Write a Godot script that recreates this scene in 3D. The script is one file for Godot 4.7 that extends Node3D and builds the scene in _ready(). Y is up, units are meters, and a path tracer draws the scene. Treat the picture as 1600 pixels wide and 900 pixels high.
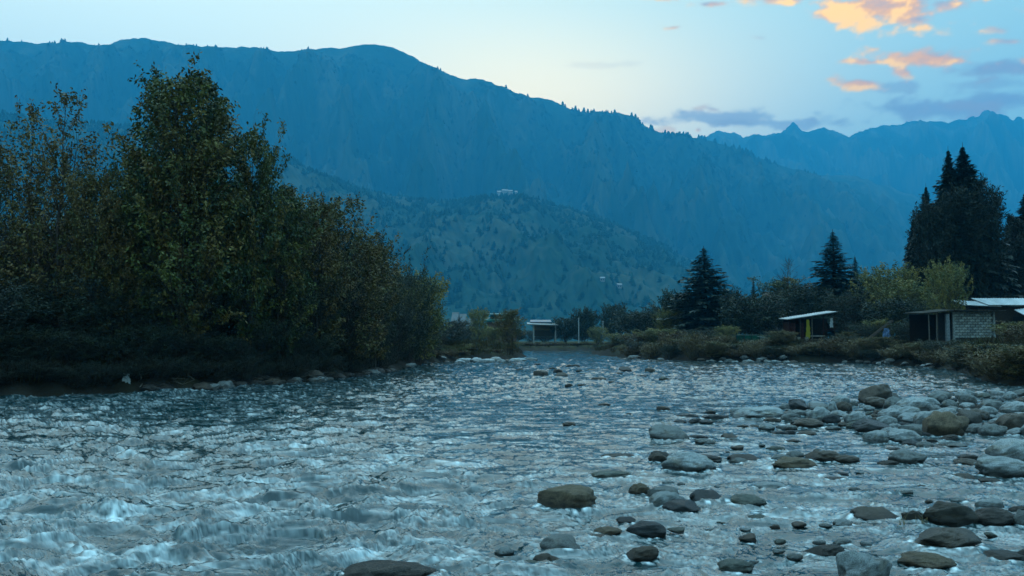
extends Node3D
# A wide rapid river at dusk between tree-lined banks, blue mountains behind.
# x to the right, y up, -z away from the viewer; the still water level is y = 0.

const FOCAL := 1300.0          # focal length in pixels of a 1600-wide picture
const EYE := 1.8
const HORIZON := 533.0
var pitch := atan((HORIZON - 450.0) / FOCAL)
var used := {}
var rng := RandomNumberGenerator.new()
var n_a := FastNoiseLite.new()
var n_b := FastNoiseLite.new()
var n_c := FastNoiseLite.new()
var n_d := FastNoiseLite.new()
var n_r := FastNoiseLite.new()
var n_m := FastNoiseLite.new()

# ---------------------------------------------------------------- helpers
func ray(px: float, py: float) -> Vector3:
	var d := Vector3((px - 800.0) / FOCAL, (450.0 - py) / FOCAL, -1.0)
	return d.rotated(Vector3.RIGHT, pitch)

func spot(px: float, py: float, depth: float) -> Vector3:      # the point seen at a pixel, so many metres ahead
	var d := ray(px, py)
	return Vector3(0, EYE, 0) + d * (depth / -d.z)

func flat(px: float, py: float, level := 0.0) -> Vector3:       # the point of a level plane seen at a pixel
	var d := ray(px, py)
	return Vector3(0, EYE, 0) + d * ((level - EYE) / d.y)

func noise(o: FastNoiseLite, s: int, octaves := 3, kind := FastNoiseLite.FRACTAL_FBM) -> void:
	o.seed = s
	o.noise_type = FastNoiseLite.TYPE_SIMPLEX_SMOOTH
	o.frequency = 1.0
	o.fractal_type = kind if octaves > 1 else FastNoiseLite.FRACTAL_NONE
	o.fractal_octaves = octaves

func numbered(called: String) -> String:
	var n: int = used.get(called, 0)
	used[called] = n + 1
	return called if n == 0 else "%s_%03d" % [called, n]

func tag(o: Node, label: String, category := "", group := "", kind := "") -> Node:
	if label: o.set_meta("label", label)
	if category: o.set_meta("category", category)
	if group: o.set_meta("group", group)
	if kind: o.set_meta("kind", kind)
	return o

func thing(called: String, at: Vector3, turn := 0.0) -> Node3D:
	var o := Node3D.new()
	o.name = numbered(called)
	add_child(o)
	o.position = at
	o.rotation.y = turn
	return o

func put(called: String, mesh: Mesh, material: Material, parent: Node = null) -> MeshInstance3D:
	var o := MeshInstance3D.new()
	o.mesh = mesh
	if material: o.material_override = material
	if parent == null:
		o.name = numbered(called)
		add_child(o)
	else:
		o.name = called
		parent.add_child(o, true)
	return o

func surface(rough := 0.9, spec := 0.3) -> StandardMaterial3D:  # coloured by its vertices
	var m := StandardMaterial3D.new()
	m.vertex_color_use_as_albedo = true
	m.roughness = rough
	m.metallic_specular = spec
	return m

func paint(c: Color, rough := 0.9, spec := 0.3) -> StandardMaterial3D:   # c is linear
	var m := StandardMaterial3D.new()
	m.albedo_color = c.linear_to_srgb()
	m.roughness = rough
	m.metallic_specular = spec
	return m

func made(v: PackedVector3Array, n: PackedVector3Array, c: PackedColorArray, ix: PackedInt32Array) -> ArrayMesh:
	var a := []
	a.resize(Mesh.ARRAY_MAX)
	a[Mesh.ARRAY_VERTEX] = v
	if n.size(): a[Mesh.ARRAY_NORMAL] = n
	if c.size(): a[Mesh.ARRAY_COLOR] = c
	a[Mesh.ARRAY_INDEX] = ix
	var m := ArrayMesh.new()
	m.add_surface_from_arrays(Mesh.PRIMITIVE_TRIANGLES, a)
	return m

func grid_index(nx: int, nz: int) -> PackedInt32Array:
	var ix := PackedInt32Array()
	ix.resize((nx - 1) * (nz - 1) * 6)
	var k := 0
	for j in nz - 1:
		for i in nx - 1:
			var a := j * nx + i
			ix[k] = a; ix[k + 1] = a + nx; ix[k + 2] = a + 1
			ix[k + 3] = a + 1; ix[k + 4] = a + nx; ix[k + 5] = a + nx + 1
			k += 6
	return ix

func grid_normals(v: PackedVector3Array, nx: int, nz: int) -> PackedVector3Array:
	var n := PackedVector3Array()
	n.resize(v.size())
	for j in nz:
		var j0 := maxi(j - 1, 0) * nx
		var j1 := mini(j + 1, nz - 1) * nx
		for i in nx:
			var a := v[j * nx + mini(i + 1, nx - 1)] - v[j * nx + maxi(i - 1, 0)]
			var b := v[j1 + i] - v[j0 + i]
			var r := a.cross(b)
			if r.y < 0.0: r = -r
			n[j * nx + i] = r.normalized()
	return n

func along(list: Array, x: float, k := 1) -> float:             # smooth interpolation of [x, a, b ...] rows
	var n := list.size()
	if x <= list[0][0]: return list[0][k]
	if x >= list[n - 1][0]: return list[n - 1][k]
	var i := 0
	while list[i + 1][0] < x: i += 1
	var t: float = (x - list[i][0]) / (list[i + 1][0] - list[i][0])
	var p0: float = list[maxi(i - 1, 0)][k]
	var p1: float = list[i][k]
	var p2: float = list[i + 1][k]
	var p3: float = list[mini(i + 2, n - 1)][k]
	return lerpf(lerpf(p1, p2, t), cubic_interpolate(p1, p2, p0, p3, t), 0.5)

# ---------------------------------------------------------------- sky
# [centre px, centre py, half width, half height, warm 0..1, strength]
const CLOUDS := [
	[1390, 10, 120, 32, .85, 1.0], [1310, 22, 55, 20, 1.0, 1.0], [1420, 28, 60, 14, 1.0, .9], [1215, 0, 55, 10, .8, .85], [1480, 8, 40, 14, .6, .8], [1440, -40, 120, 40, .35, 1.0],
	[1110, 5, 26, 9, .85, .9], [1064, 42, 15, 3.5, .8, .8], [1040, -4, 40, 5, .7, .8], [1190, 58, 15, 4, .5, .4], [1565, 47, 22, 5, .7, .6],
	[1445, 94, 80, 17, 1.0, 1.0], [1350, 97, 42, 4.5, .95, .9], [1335, 128, 38, 11, .95, 1.0], [1405, 112, 24, 9, 1.0, .9], [1550, 108, 90, 17, .1, .85],
	[1395, 135, 48, 9, .05, .55], [1575, 65, 32, 6, .7, .8], [1596, 96, 16, 5, .8, .8], [1560, 130, 90, 14, .06, .5],
	[1120, 184, 150, 11, .05, .75], [1230, 193, 100, 9, .05, .7], [1460, 172, 150, 17, .05, .85], [1560, 158, 100, 20, .05, .85],
	[1104, 172, 20, 5, .6, .7], [1092, 202, 7, 4, 1.0, 1.0], [1030, 203, 18, 5, .75, .5], [940, 100, 60, 5, .3, .18],
	[1800, 60, 160, 40, .6, .9], [1900, 150, 220, 20, .2, .7], [1700, -120, 200, 60, .6, .9], [1250, -260, 300, 60, .5, .6], [2300, -50, 200, 50, .5, .8],
]

func sky_base(d: Vector3) -> Color:                             # clear evening air, brighter where the sun has gone down
	var up := clampf(d.y, 0.0, 1.0)
	var az := atan2(d.x, -d.z)
	var glow := exp(-pow((az + 0.45) / 0.62, 2.0))
	var far_glow := 0.5 + 0.5 * cos(az + 0.6)
	var c := Color(0.27, 0.50, 0.52).lerp(Color(0.38, 0.63, 0.6), far_glow)
	c = c.lerp(Color(1.06, 1.16, 0.95), glow * exp(-up * 1.1) * 0.85)
	c = c.lerp(Color(1.65, 1.3, 0.62), 0.85 * exp(-pow((az - 0.02) / 0.26, 2.0)) * exp(-pow((up - 0.26) / 0.1, 2.0)))
	c = c.lerp(Color(0.62, 1.25, 1.6), smoothstep(0.42, 0.85, up) * 0.85)
	return c

func make_sky() -> PanoramaSkyMaterial:
	var w := 512
	var h := 256
	var im := Image.create_empty(w, h, false, Image.FORMAT_RGBF)
	for y in h:
		var el := PI * (0.5 - (y + 0.5) / h)
		for x in w:
			var az := TAU * (x + 0.5) / w
			im.set_pixel(x, y, sky_base(Vector3(sin(az) * cos(el), sin(el), -cos(az) * cos(el))))
	im.resize(4096, 2048, Image.INTERPOLATE_BILINEAR)
	noise(n_a, 5, 6)
	n_a.fractal_gain = 0.6
	noise(n_b, 17, 4)
	for y in range(500, 1000):
		var el := PI * (0.5 - (y + 0.5) / 2048.0)
		for x in range(-180, 1080):
			var az := TAU * (x + 0.5) / 4096.0
			var d := Vector3(sin(az) * cos(el), sin(el), -cos(az) * cos(el))
			var q := d.rotated(Vector3.RIGHT, -pitch)
			if q.z > -0.1: continue
			var px := 800.0 + FOCAL * q.x / -q.z
			var py := 450.0 - FOCAL * q.y / -q.z
			var wx := n_b.get_noise_2d(az * 9.0, el * 22.0) * 18.0
			var wy := n_b.get_noise_2d(az * 9.0 + 40.0, el * 22.0) * 5.0
			var fine := n_a.get_noise_2d(az * 16.0, el * 38.0)
			var cover := 0.0
			var warm := 0.0
			var edge := 0.0
			for c in CLOUDS:
				var dx: float = (px + wx - c[0]) / (c[2] * 1.25)
				if dx > 2.2 or dx < -2.2: continue
				var dy: float = (py + wy - c[1]) / (c[3] * 1.3)
				if dy > 2.2 or dy < -2.2: continue
				var r := sqrt(dx * dx + dy * dy)
				var s: float = smoothstep(0.0, 0.75, 0.95 - r + fine * 1.1 * smoothstep(0.0, 0.6, r)) * c[5]
				if r > 1.5: s *= smoothstep(2.2, 1.5, r)
				if s <= 0.0: continue
				cover = 1.0 - (1.0 - cover) * (1.0 - s)
				warm += s * c[4]
				edge += s * (0.72 + 0.38 * dy - 0.25 * dx + fine * 0.9)
			if cover < 0.004: continue
			warm = clampf(warm / maxf(cover, 0.001), 0.0, 1.0)
			edge = clampf(edge / maxf(cover, 0.001), 0.0, 1.3)
			var lit := Color(1.1, 0.47, 0.0).lerp(Color(1.5, 0.78, 0.0), smoothstep(0.8, 1.3, edge))
			var grey := Color(0.22, 0.27, 0.36)
			var col := grey.lerp(lit, warm * clampf(edge * 1.25, 0.25, 1.0))
			var xi := posmod(x, 4096)
			im.set_pixel(xi, y, im.get_pixel(xi, y).lerp(col, cover))
	var m := PanoramaSkyMaterial.new()
	m.panorama = ImageTexture.create_from_image(im)
	return m

# ---------------------------------------------------------------- mountains
const MAIN_CREST := [[-1500, 150], [-900, 90], [-500, 100], [-200, 75], [0, 61], [60, 65], [120, 63], [160, 68], [210, 56], [260, 64], [300, 69], [340, 72], [390, 71], [450, 79], [490, 74], [540, 73], [562, 68], [590, 67], [630, 78], [660, 95], [690, 108], [720, 120], [760, 124], [800, 140], [830, 150], [860, 153], [900, 173], [950, 173], [990, 180], [1005, 194], [1030, 205], [1090, 214], [1150, 230], [1206, 253], [1263, 268], [1307, 284], [1360, 310], [1425, 341], [1480, 372], [1560, 418], [1700, 470], [1900, 500], [2400, 515]]
const FRONT_CREST := [[-1500, 60], [-700, 130], [-200, 160], [0, 176], [124, 188], [250, 203], [340, 216], [427, 233], [489, 266], [556, 292], [622, 306], [667, 312], [720, 312], [770, 307], [800, 304], [830, 309], [870, 321], [930, 338], [990, 360], [1040, 385], [1090, 410], [1130, 438], [1180, 466], [1250, 490], [1350, 505], [1600, 515], [2400, 520]]
const BACK_CREST := [[900, 430], [1100, 330], [1200, 290], [1290, 271], [1338, 274], [1377, 288], [1412, 298], [1443, 311], [1500, 338], [1600, 372], [1700, 380], [1850, 345], [2100, 290], [2600, 230], [3200, 200]]
const FAR_CREST := [[700, 300], [950, 240], [1040, 225], [1093, 213], [1128, 204], [1163, 210], [1185, 210], [1224, 203], [1240, 190], [1258, 205], [1276, 200], [1298, 201], [1320, 212], [1345, 204], [1373, 196], [1390, 195], [1417, 188], [1469, 187], [1500, 186], [1535, 177], [1555, 172], [1579, 184], [1590, 182], [1610, 192], [1700, 205], [1850, 215], [2050, 205], [2400, 225], [3000, 235]]

var crest_spots := {}
var slopes := {}

func mountain(called: String, label: String, crest: Array, x0: float, x1: float, deep: float, skew: float, foot: float, nx: int, nz: int, s: int, rough: float, spur: float, open: float, jag: float, m: Material) -> void:
	noise(n_r, s, 5, FastNoiseLite.FRACTAL_RIDGED)
	noise(n_m, s + 3, 5)
	var v := PackedVector3Array()
	var c := PackedColorArray()
	v.resize(nx * nz)
	c.resize(nx * nz)
	var tops := []
	for i in nx:
		var px := lerpf(x0, x1, float(i) / (nx - 1))
		var d0 := deep + skew * (px - 800.0) / 800.0
		var top := spot(px, along(crest, px) + jag * n_m.get_noise_1d(px * 0.045), d0)
		tops.append(top)
		for j in nz:
			# rows run from the valley floor up to the crest and a little down the far side
			var t := float(j) / (nz - 1) * 1.12
			var d: float
			var y: float
			if t <= 1.0:
				var q := 1.0 - pow(1.0 - t, 1.25)
				d = lerpf(foot, d0, q)
				var x := top.x * d / d0
				var rise := pow(q, 1.12)
				var keep := smoothstep(0.0, 0.25, q) * smoothstep(1.0, 0.8, q)
				var gully := n_r.get_noise_2d(x / spur, d / (spur * 2.6))
				var bump := n_m.get_noise_2d(x / (spur * 0.35), d / (spur * 0.6))
				y = top.y * rise + keep * rough * (gully * 0.75 + bump * 0.4) * top.y * (0.45 + 0.55 * (1.0 - q))
				y = minf(y, EYE + (top.y - EYE) * (d / d0) * 0.995 + 0.0) if t < 1.0 else top.y
				y += n_m.get_noise_2d(x / 30.0, d / 30.0) * 5.0 * keep - 3.0 * (1.0 - smoothstep(0.0, 0.05, q))
				v[j * nx + i] = Vector3(x, y, -d)
			else:
				d = d0 * (1.0 + (t - 1.0) * 2.2)
				v[j * nx + i] = Vector3(top.x * d / d0, top.y * (1.0 - (t - 1.0) * 5.5), -d)
			var p := v[j * nx + i]
			var fold := n_r.get_noise_2d(p.x / spur, -p.z / (spur * 2.6))
			var bare := smoothstep(0.02, 0.5, 0.5 * fold + n_m.get_noise_2d(p.x / 260.0 + 9.0, p.z / 420.0) + 0.25 * n_m.get_noise_2d(p.x / 60.0, p.z / 60.0))  # bare ground; the fold term also paints gully shading into the colour
			var dots := n_m.get_noise_2d(p.x / 16.0, p.z / 16.0)
			var green := Color(0.012, 0.034, 0.028).lerp(Color(0.03, 0.055, 0.035), clampf(0.5 + dots, 0.0, 1.0))
			c[j * nx + i] = green.lerp(Color(0.17, 0.15, 0.1), bare * open * clampf(0.7 + dots, 0.0, 1.0))
	crest_spots[called] = tops
	slopes[called] = v
	var o := put(called, made(v, grid_normals(v, nx, nz), c, grid_index(nx, nz)), m)
	tag(o, label, "", "", "structure")

func make_mountains() -> void:
	var m := surface(1.0, 0.1)
	mountain("mountain_ridge", "long forested mountain ridge running down across the valley from the left", MAIN_CREST, -900, 2000, 4000, 300, 2400, 700, 150, 31, 0.42, 500.0, 0.26, 3.0, m)
	mountain("foothill", "darker forested hill in front of the long ridge, with small white buildings on top", FRONT_CREST, -700, 1900, 2350, 150, 1150, 600, 120, 47, 0.3, 380.0, 0.22, 3.0, m)
	mountain("back_hill", "shoulder of forested hill between the long ridge and the far peaks", BACK_CREST, 1000, 2300, 4500, 0, 2600, 320, 70, 59, 0.35, 600.0, 0.3, 4.0, m)
	mountain("far_peaks", "jagged pale blue peaks on the horizon at the right", FAR_CREST, 900, 2100, 6200, 0, 4200, 500, 70, 83, 0.4, 700.0, 0.5, 6.5, m)

# ---------------------------------------------------------------- river and ground
var shore := PackedVector2Array()

func make_shore() -> void:
	for p in [[-44, 30], [-34, 6], [-27, -10], [-21, -21]]: shore.append(Vector2(p[0], p[1]))
	for p in [[0, 621], [100, 617], [200, 613], [330, 607], [420, 601], [500, 596], [560, 588], [610, 581], [640, 574], [655, 569], [720, 564], [790, 562.5], [822, 558], [812, 552], [790, 549]]:
		var q := flat(p[0], p[1])
		shore.append(Vector2(q.x, q.z))
	for p in [[-30, -150], [-30, -160], [16, -157], [17, -150]]: shore.append(Vector2(p[0], p[1]))
	for p in [[922, 550], [928, 555], [985, 560], [1060, 563.5], [1110, 565.5], [1200, 566], [1330, 568], [1440, 574], [1500, 581], [1522, 591], [1560, 600], [1600, 604]]:
		var q := flat(p[0], p[1])
		shore.append(Vector2(q.x, q.z))
	for p in [[23, -27], [27, -14], [30, 30]]: shore.append(Vector2(p[0], p[1]))

func from_shore(x: float, z: float) -> float:                   # metres outside the waterline, negative in the river
	var p := Vector2(x, z)
	var best := 1e12
	var inside := false
	var n := shore.size()
	var b := shore[n - 1]
	for i in n:
		var a := shore[i]
		var e := b - a
		var w := p - a
		var t := clampf(w.dot(e) / e.length_squared(), 0.0, 1.0)
		var q := (w - e * t).length_squared()
		if q < best: best = q
		if (a.y > z) != (b.y > z) and x < (b.x - a.x) * (z - a.y) / (b.y - a.y) + a.x: inside = not inside
		b = a
	return -sqrt(best) if inside else sqrt(best)

func ground_at(x: float, z: float) -> float:
	var s := from_shore(x, z) + n_d.get_noise_2d(x * 0.6, z * 0.6) * 0.35
	if s < 0.0:
		var y := maxf(s * 0.45, -1.0)
		var bar := exp(-pow((x - 13.0) / 6.0, 2.0) - pow((z + 22.5) / 6.0, 2.0))   # the cobble bar at the right
		return lerpf(y, 0.02 + 0.05 * n_d.get_noise_2d(x, z), clampf(bar * 1.6 - 0.5, 0.0, 1.0))
	var y := 0.6 * smoothstep(0.0, 0.8, s) + 0.9 * smoothstep(0.5, 4.0, s) + 0.5 * smoothstep(5.0, 25.0, s)
	if z < -92.0: y *= lerpf(1.0, 0.72, smoothstep(-92.0, -130.0, z))
	return y + n_d.get_noise_2d(x * 0.35, z * 0.35) * 0.22 * smoothstep(0.3, 3.0, s) + n_d.get_noise_2d(x * 1.7, z * 1.7) * 0.07

func steps(list: Array) -> PackedFloat32Array:                  # [from, to, step] runs
	var r := PackedFloat32Array()
	for k in list:
		var n := maxi(1, int(absf(k[1] - k[0]) / k[2]))
		for i in n: r.append(lerpf(k[0], k[1], float(i) / n))
	r.append(list[list.size() - 1][1])
	return r

func make_ground() -> void:
	noise(n_d, 12, 3)
	var xs := steps([[-9500, -3000, 1300], [-3000, -400, 400], [-400, -90, 40], [-90, -30, 2.0], [-30, 50, 0.8], [50, 110, 2.0], [110, 400, 40], [400, 3000, 400], [3000, 9500, 1300]])
	var zs := steps([[600, 60, 90], [60, 10, 4], [10, -95, 0.8], [-95, -200, 2.5], [-200, -400, 30], [-400, -2400, 200], [-2400, -8000, 700]])
	var nx := xs.size()
	var nz := zs.size()
	var v := PackedVector3Array()
	var c := PackedColorArray()
	v.resize(nx * nz)
	c.resize(nx * nz)
	for j in nz:
		for i in nx:
			var x := xs[i]
			var z := zs[j]
			var far := absf(x) > 110.0 or z < -200.0 or z > 60.0
			var y := 1.6 if far else ground_at(x, z)
			v[j * nx + i] = Vector3(x, y, z)
			var k := n_d.get_noise_2d(x * 0.5 + 70.0, z * 0.5)
			var soil := Color(0.016, 0.014, 0.011).lerp(Color(0.034, 0.03, 0.025), clampf(0.5 + k, 0.0, 1.0))
			var grass := Color(0.035, 0.038, 0.015).lerp(Color(0.06, 0.05, 0.022), clampf(0.5 + n_d.get_noise_2d(x * 0.13, z * 0.13), 0.0, 1.0))
			c[j * nx + i] = soil.lerp(grass, smoothstep(0.5, 1.1, y + k * 0.4))
	var m := surface(1.0, 0.2)
	var t := NoiseTexture2D.new()
	t.noise = FastNoiseLite.new()
	t.noise.frequency = 0.02
	t.seamless = true
	t.width = 256
	t.height = 256
	m.heightmap_enabled = true
	m.heightmap_texture = t
	m.heightmap_scale = 6.0
	m.uv1_triplanar = true
	m.uv1_scale = Vector3(0.8, 0.8, 0.8)
	var o := put("ground", made(v, grid_normals(v, nx, nz), c, grid_index(nx, nz)), m)
	tag(o, "low grassy earth banks and valley floor on both sides of the river", "", "", "structure")

# ---------------------------------------------------------------- water
var rocks := []                                                 # [x, z, half width, half depth, top] of every stone in the river
# submerged boulders that lift the water: [px, py of the foot, width px, height px]
const HUMPS := [[670, 727, 110, 13], [705, 783, 88, 16], [804, 804, 60, 14], [377, 772, 95, 22], [310, 872, 90, 34], [655, 874, 115, 22], [100, 805, 190, 22], [270, 815, 130, 20], [200, 862, 100, 16], [50, 878, 90, 16], [440, 700, 80, 10], [560, 730, 90, 9], [700, 690, 60, 6], [1195, 640, 0, 0], [1262, 808, 90, 14], [1232, 806, 60, 12], [130, 748, 70, 10], [560, 795, 80, 9], [880, 752, 80, 8], [230, 715, 60, 8], [505, 868, 80, 12]]

func make_water() -> void:
	noise(n_a, 101, 3)
	noise(n_b, 202, 3)
	noise(n_c, 303, 2)
	noise(n_r, 404, 3)
	noise(n_m, 505, 2)
	var ds := PackedFloat32Array()
	var d := 2.6
	while d < 178.0:
		ds.append(d)
		d += 0.0022 * pow(d, 1.25) if d < 150.0 else 4.0
	var nz := ds.size()
	var nx := 900
	var u1 := 0.86
	var v := PackedVector3Array()
	var foam := PackedFloat32Array()
	v.resize(nx * nz)
	foam.resize(nx * nz)
	for j in nz:
		var dd := ds[j]
		for i in nx:
			var u := lerpf(-u1, u1, float(i) / (nx - 1))
			var x := u * dd
			var z := -dd
			var px := 800.0 + 1300.0 * u
			# how wild the water is: rapids at the left and beyond the shallows, a smoother sheet between
			var wild := 0.55 + 0.45 * smoothstep(1050.0, 500.0, px)
			var calm := smoothstep(10.0, 14.0, dd) * smoothstep(30.0, 22.0, dd) * smoothstep(300.0, 900.0, px)
			wild = lerpf(wild, 0.3, calm * 0.85)
			wild = lerpf(wild, 1.0, smoothstep(24.0, 34.0, dd))
			var wx := x + 0.35 * n_c.get_noise_2d(x * 0.7, z * 0.7)
			var wz := z + 0.35 * n_c.get_noise_2d(x * 0.7 + 31.0, z * 0.7)
			var big := n_a.get_noise_2d(wx * 0.42, wz * 0.62)
			var mid := n_b.get_noise_2d(wx * 1.0, wz * 1.55)
			var sharp := 1.0 - 2.0 * absf(n_r.get_noise_2d(wx * 0.6 + 5.0, wz * 1.3))
			var fine := n_b.get_noise_2d(wx * 3.2 + 9.0, wz * 4.6)
			var chop := 1.0 - 2.6 * absf(n_c.get_noise_2d(wx * 3.6 + 3.0, wz * 8.5))
			var tiny := n_c.get_noise_2d(wx * 11.0, wz * 16.0 + 7.0)
			var near := smoothstep(40.0, 12.0, dd)
			var close := smoothstep(17.0, 8.0, dd) * smoothstep(950.0, 600.0, px)
			var roll := smoothstep(24.0, 9.0, dd) * smoothstep(900.0, 450.0, px)
			var y := wild * ((0.075 + 0.035 * roll) * big + (0.04 + 0.02 * roll + 0.02 * close) * mid + (0.05 + 0.008 * roll) * (sharp * absf(sharp) + 0.3 * sharp) * (0.5 + big)) + ((0.009 + 0.010 * wild) * fine + (0.005 + 0.008 * wild) * chop) * (1.0 + 0.3 * close) + 0.003 * tiny * near + (0.022 - 0.008 * calm) * (1.0 + 0.35 * close) * n_b.get_noise_2d(wx * 0.75 + 33.0, wz * 3.0)
			v[j * nx + i] = Vector3(x, y, z)
			var streak := n_m.get_noise_2d(wx * 0.7 + big * 0.5, wz * 2.0)
			var lace := n_a.get_noise_2d(wx * 6.0 + 50.0, wz * 12.0)
			# white water drawn out in thin curling threads, thicker on the crests; calm-water ones also paint in sheen
			var bend := 0.25 * lace
			var thread := 1.0 - 3.2 * absf(n_r.get_noise_2d(wx * 1.5 + bend, wz * 3.6 + bend))
			var fibre := 1.0 - 2.8 * absf(n_b.get_noise_2d(wx * 3.4 + 20.0 + bend, wz * 7.5))
			var patch := smoothstep(-0.45, 0.4, streak + 0.4 * mid)
			var f := patch * (0.5 * smoothstep(0.4, 0.95, thread) + 0.5 * smoothstep(0.45, 0.9, fibre) + 0.4 * smoothstep(0.4, 0.9, 1.0 - 2.6 * absf(n_r.get_noise_2d(wx * 5.0 + bend * 2.0, wz * 13.0))) * near + 0.3 * smoothstep(0.2, 0.9, chop) * smoothstep(-0.2, 0.5, lace))
			var cap := wild * smoothstep(0.8, 1.2, sharp + 0.45 * lace + 0.45 * big) * smoothstep(0.0, 0.35, lace + 0.4 * fine + 0.3 * tiny)
			foam[j * nx + i] = (f * lerpf(0.3, 0.36, calm) + 0.22 * cap) * lerpf(1.0, 0.85, smoothstep(28.0, 45.0, dd))
	# humps over drowned boulders and wakes round the stones
	var bumps := []
	for h in HUMPS:
		if h[2] == 0: continue
		var p := flat(h[0], h[1])
		var s := -p.z / FOCAL
		bumps.append([p.x, p.z - 0.25 * h[2] * s, h[2] * s * 0.5, h[2] * s * 0.36, h[3] * s * 0.5, 0])
	for r in rocks: bumps.append([r[0], r[1], r[2], r[3], r[4], 1])
	for b in bumps:
		var reach: float = 2.6
		var z0: float = -b[1] - b[3] * reach
		var z1: float = -b[1] + b[3] * reach
		for j in range(ds.bsearch(z0), mini(ds.bsearch(z1), nz)):
			var dd := ds[j]
			var i0 := clampi(int(((b[0] - b[2] * reach) / dd / u1 * 0.5 + 0.5) * (nx - 1)), 0, nx - 1)
			var i1 := clampi(int(((b[0] + b[2] * reach) / dd / u1 * 0.5 + 0.5) * (nx - 1)) + 1, 0, nx - 1)
			for i in range(i0, i1 + 1):
				var k := j * nx + i
				var p := v[k]
				var dx: float = (p.x - b[0]) / b[2]
				var dz: float = (p.z - b[1]) / b[3] - (0.18 if b[5] == 1 else 0.0)
				var r := sqrt(dx * dx + dz * dz)
				if b[5] == 0:
					var g := exp(-pow(r * 1.15, 2.4))
					p.y = p.y * (1.0 - 0.4 * g) + b[4] * g * (0.45 + 0.75 * (1.0 - 2.0 * absf(n_b.get_noise_2d(p.x * 1.6, p.z * 3.0))))
					v[k] = p
					foam[k] = lerpf(foam[k], 0.0, g * 0.35) + 0.4 * exp(-pow((r - 1.5) * 2.5, 2.0)) * clampf(0.4 + n_a.get_noise_2d(p.x * 6.0, p.z * 9.0) * 1.6, 0.0, 1.0)
				else:
					var ring := exp(-pow((r - 1.12) * 3.4, 2.0))
					p.y += 0.028 * ring * minf(1.0, b[2] * 3.0)
					v[k] = p
					foam[k] = maxf(foam[k] * smoothstep(0.9, 2.2, r + 0.3), 0.95 * ring * clampf(0.1 + n_a.get_noise_2d(p.x * 7.0, p.z * 10.0) * 1.9, 0.0, 1.0))
	var c := PackedColorArray()
	c.resize(nx * nz)
	var deep := Color(0.006, 0.024, 0.028)
	var white := Color(0.75, 0.84, 0.86)
	for k in nx * nz: c[k] = deep.lerp(white, clampf(foam[k], 0.0, 1.0) * 0.9)
	var m := surface(0.09, 0.47)
	var t := NoiseTexture2D.new()
	t.noise = FastNoiseLite.new()
	t.noise.seed = 8
	t.noise.frequency = 0.03
	t.seamless = true
	t.as_normal_map = true
	t.bump_strength = 5.0
	t.width = 512
	t.height = 512
	m.normal_enabled = true
	m.normal_texture = t
	m.normal_scale = 0.35
	m.uv1_triplanar = true
	m.uv1_world_triplanar = true
	m.uv1_scale = Vector3(0.9, 0.9, 1.3)
	var o := put("river_water", made(v, grid_normals(v, nx, nz), c, grid_index(nx, nz)), m)
	tag(o, "fast blue-green river water with white foam streaks and standing waves", "", "", "structure")

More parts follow.
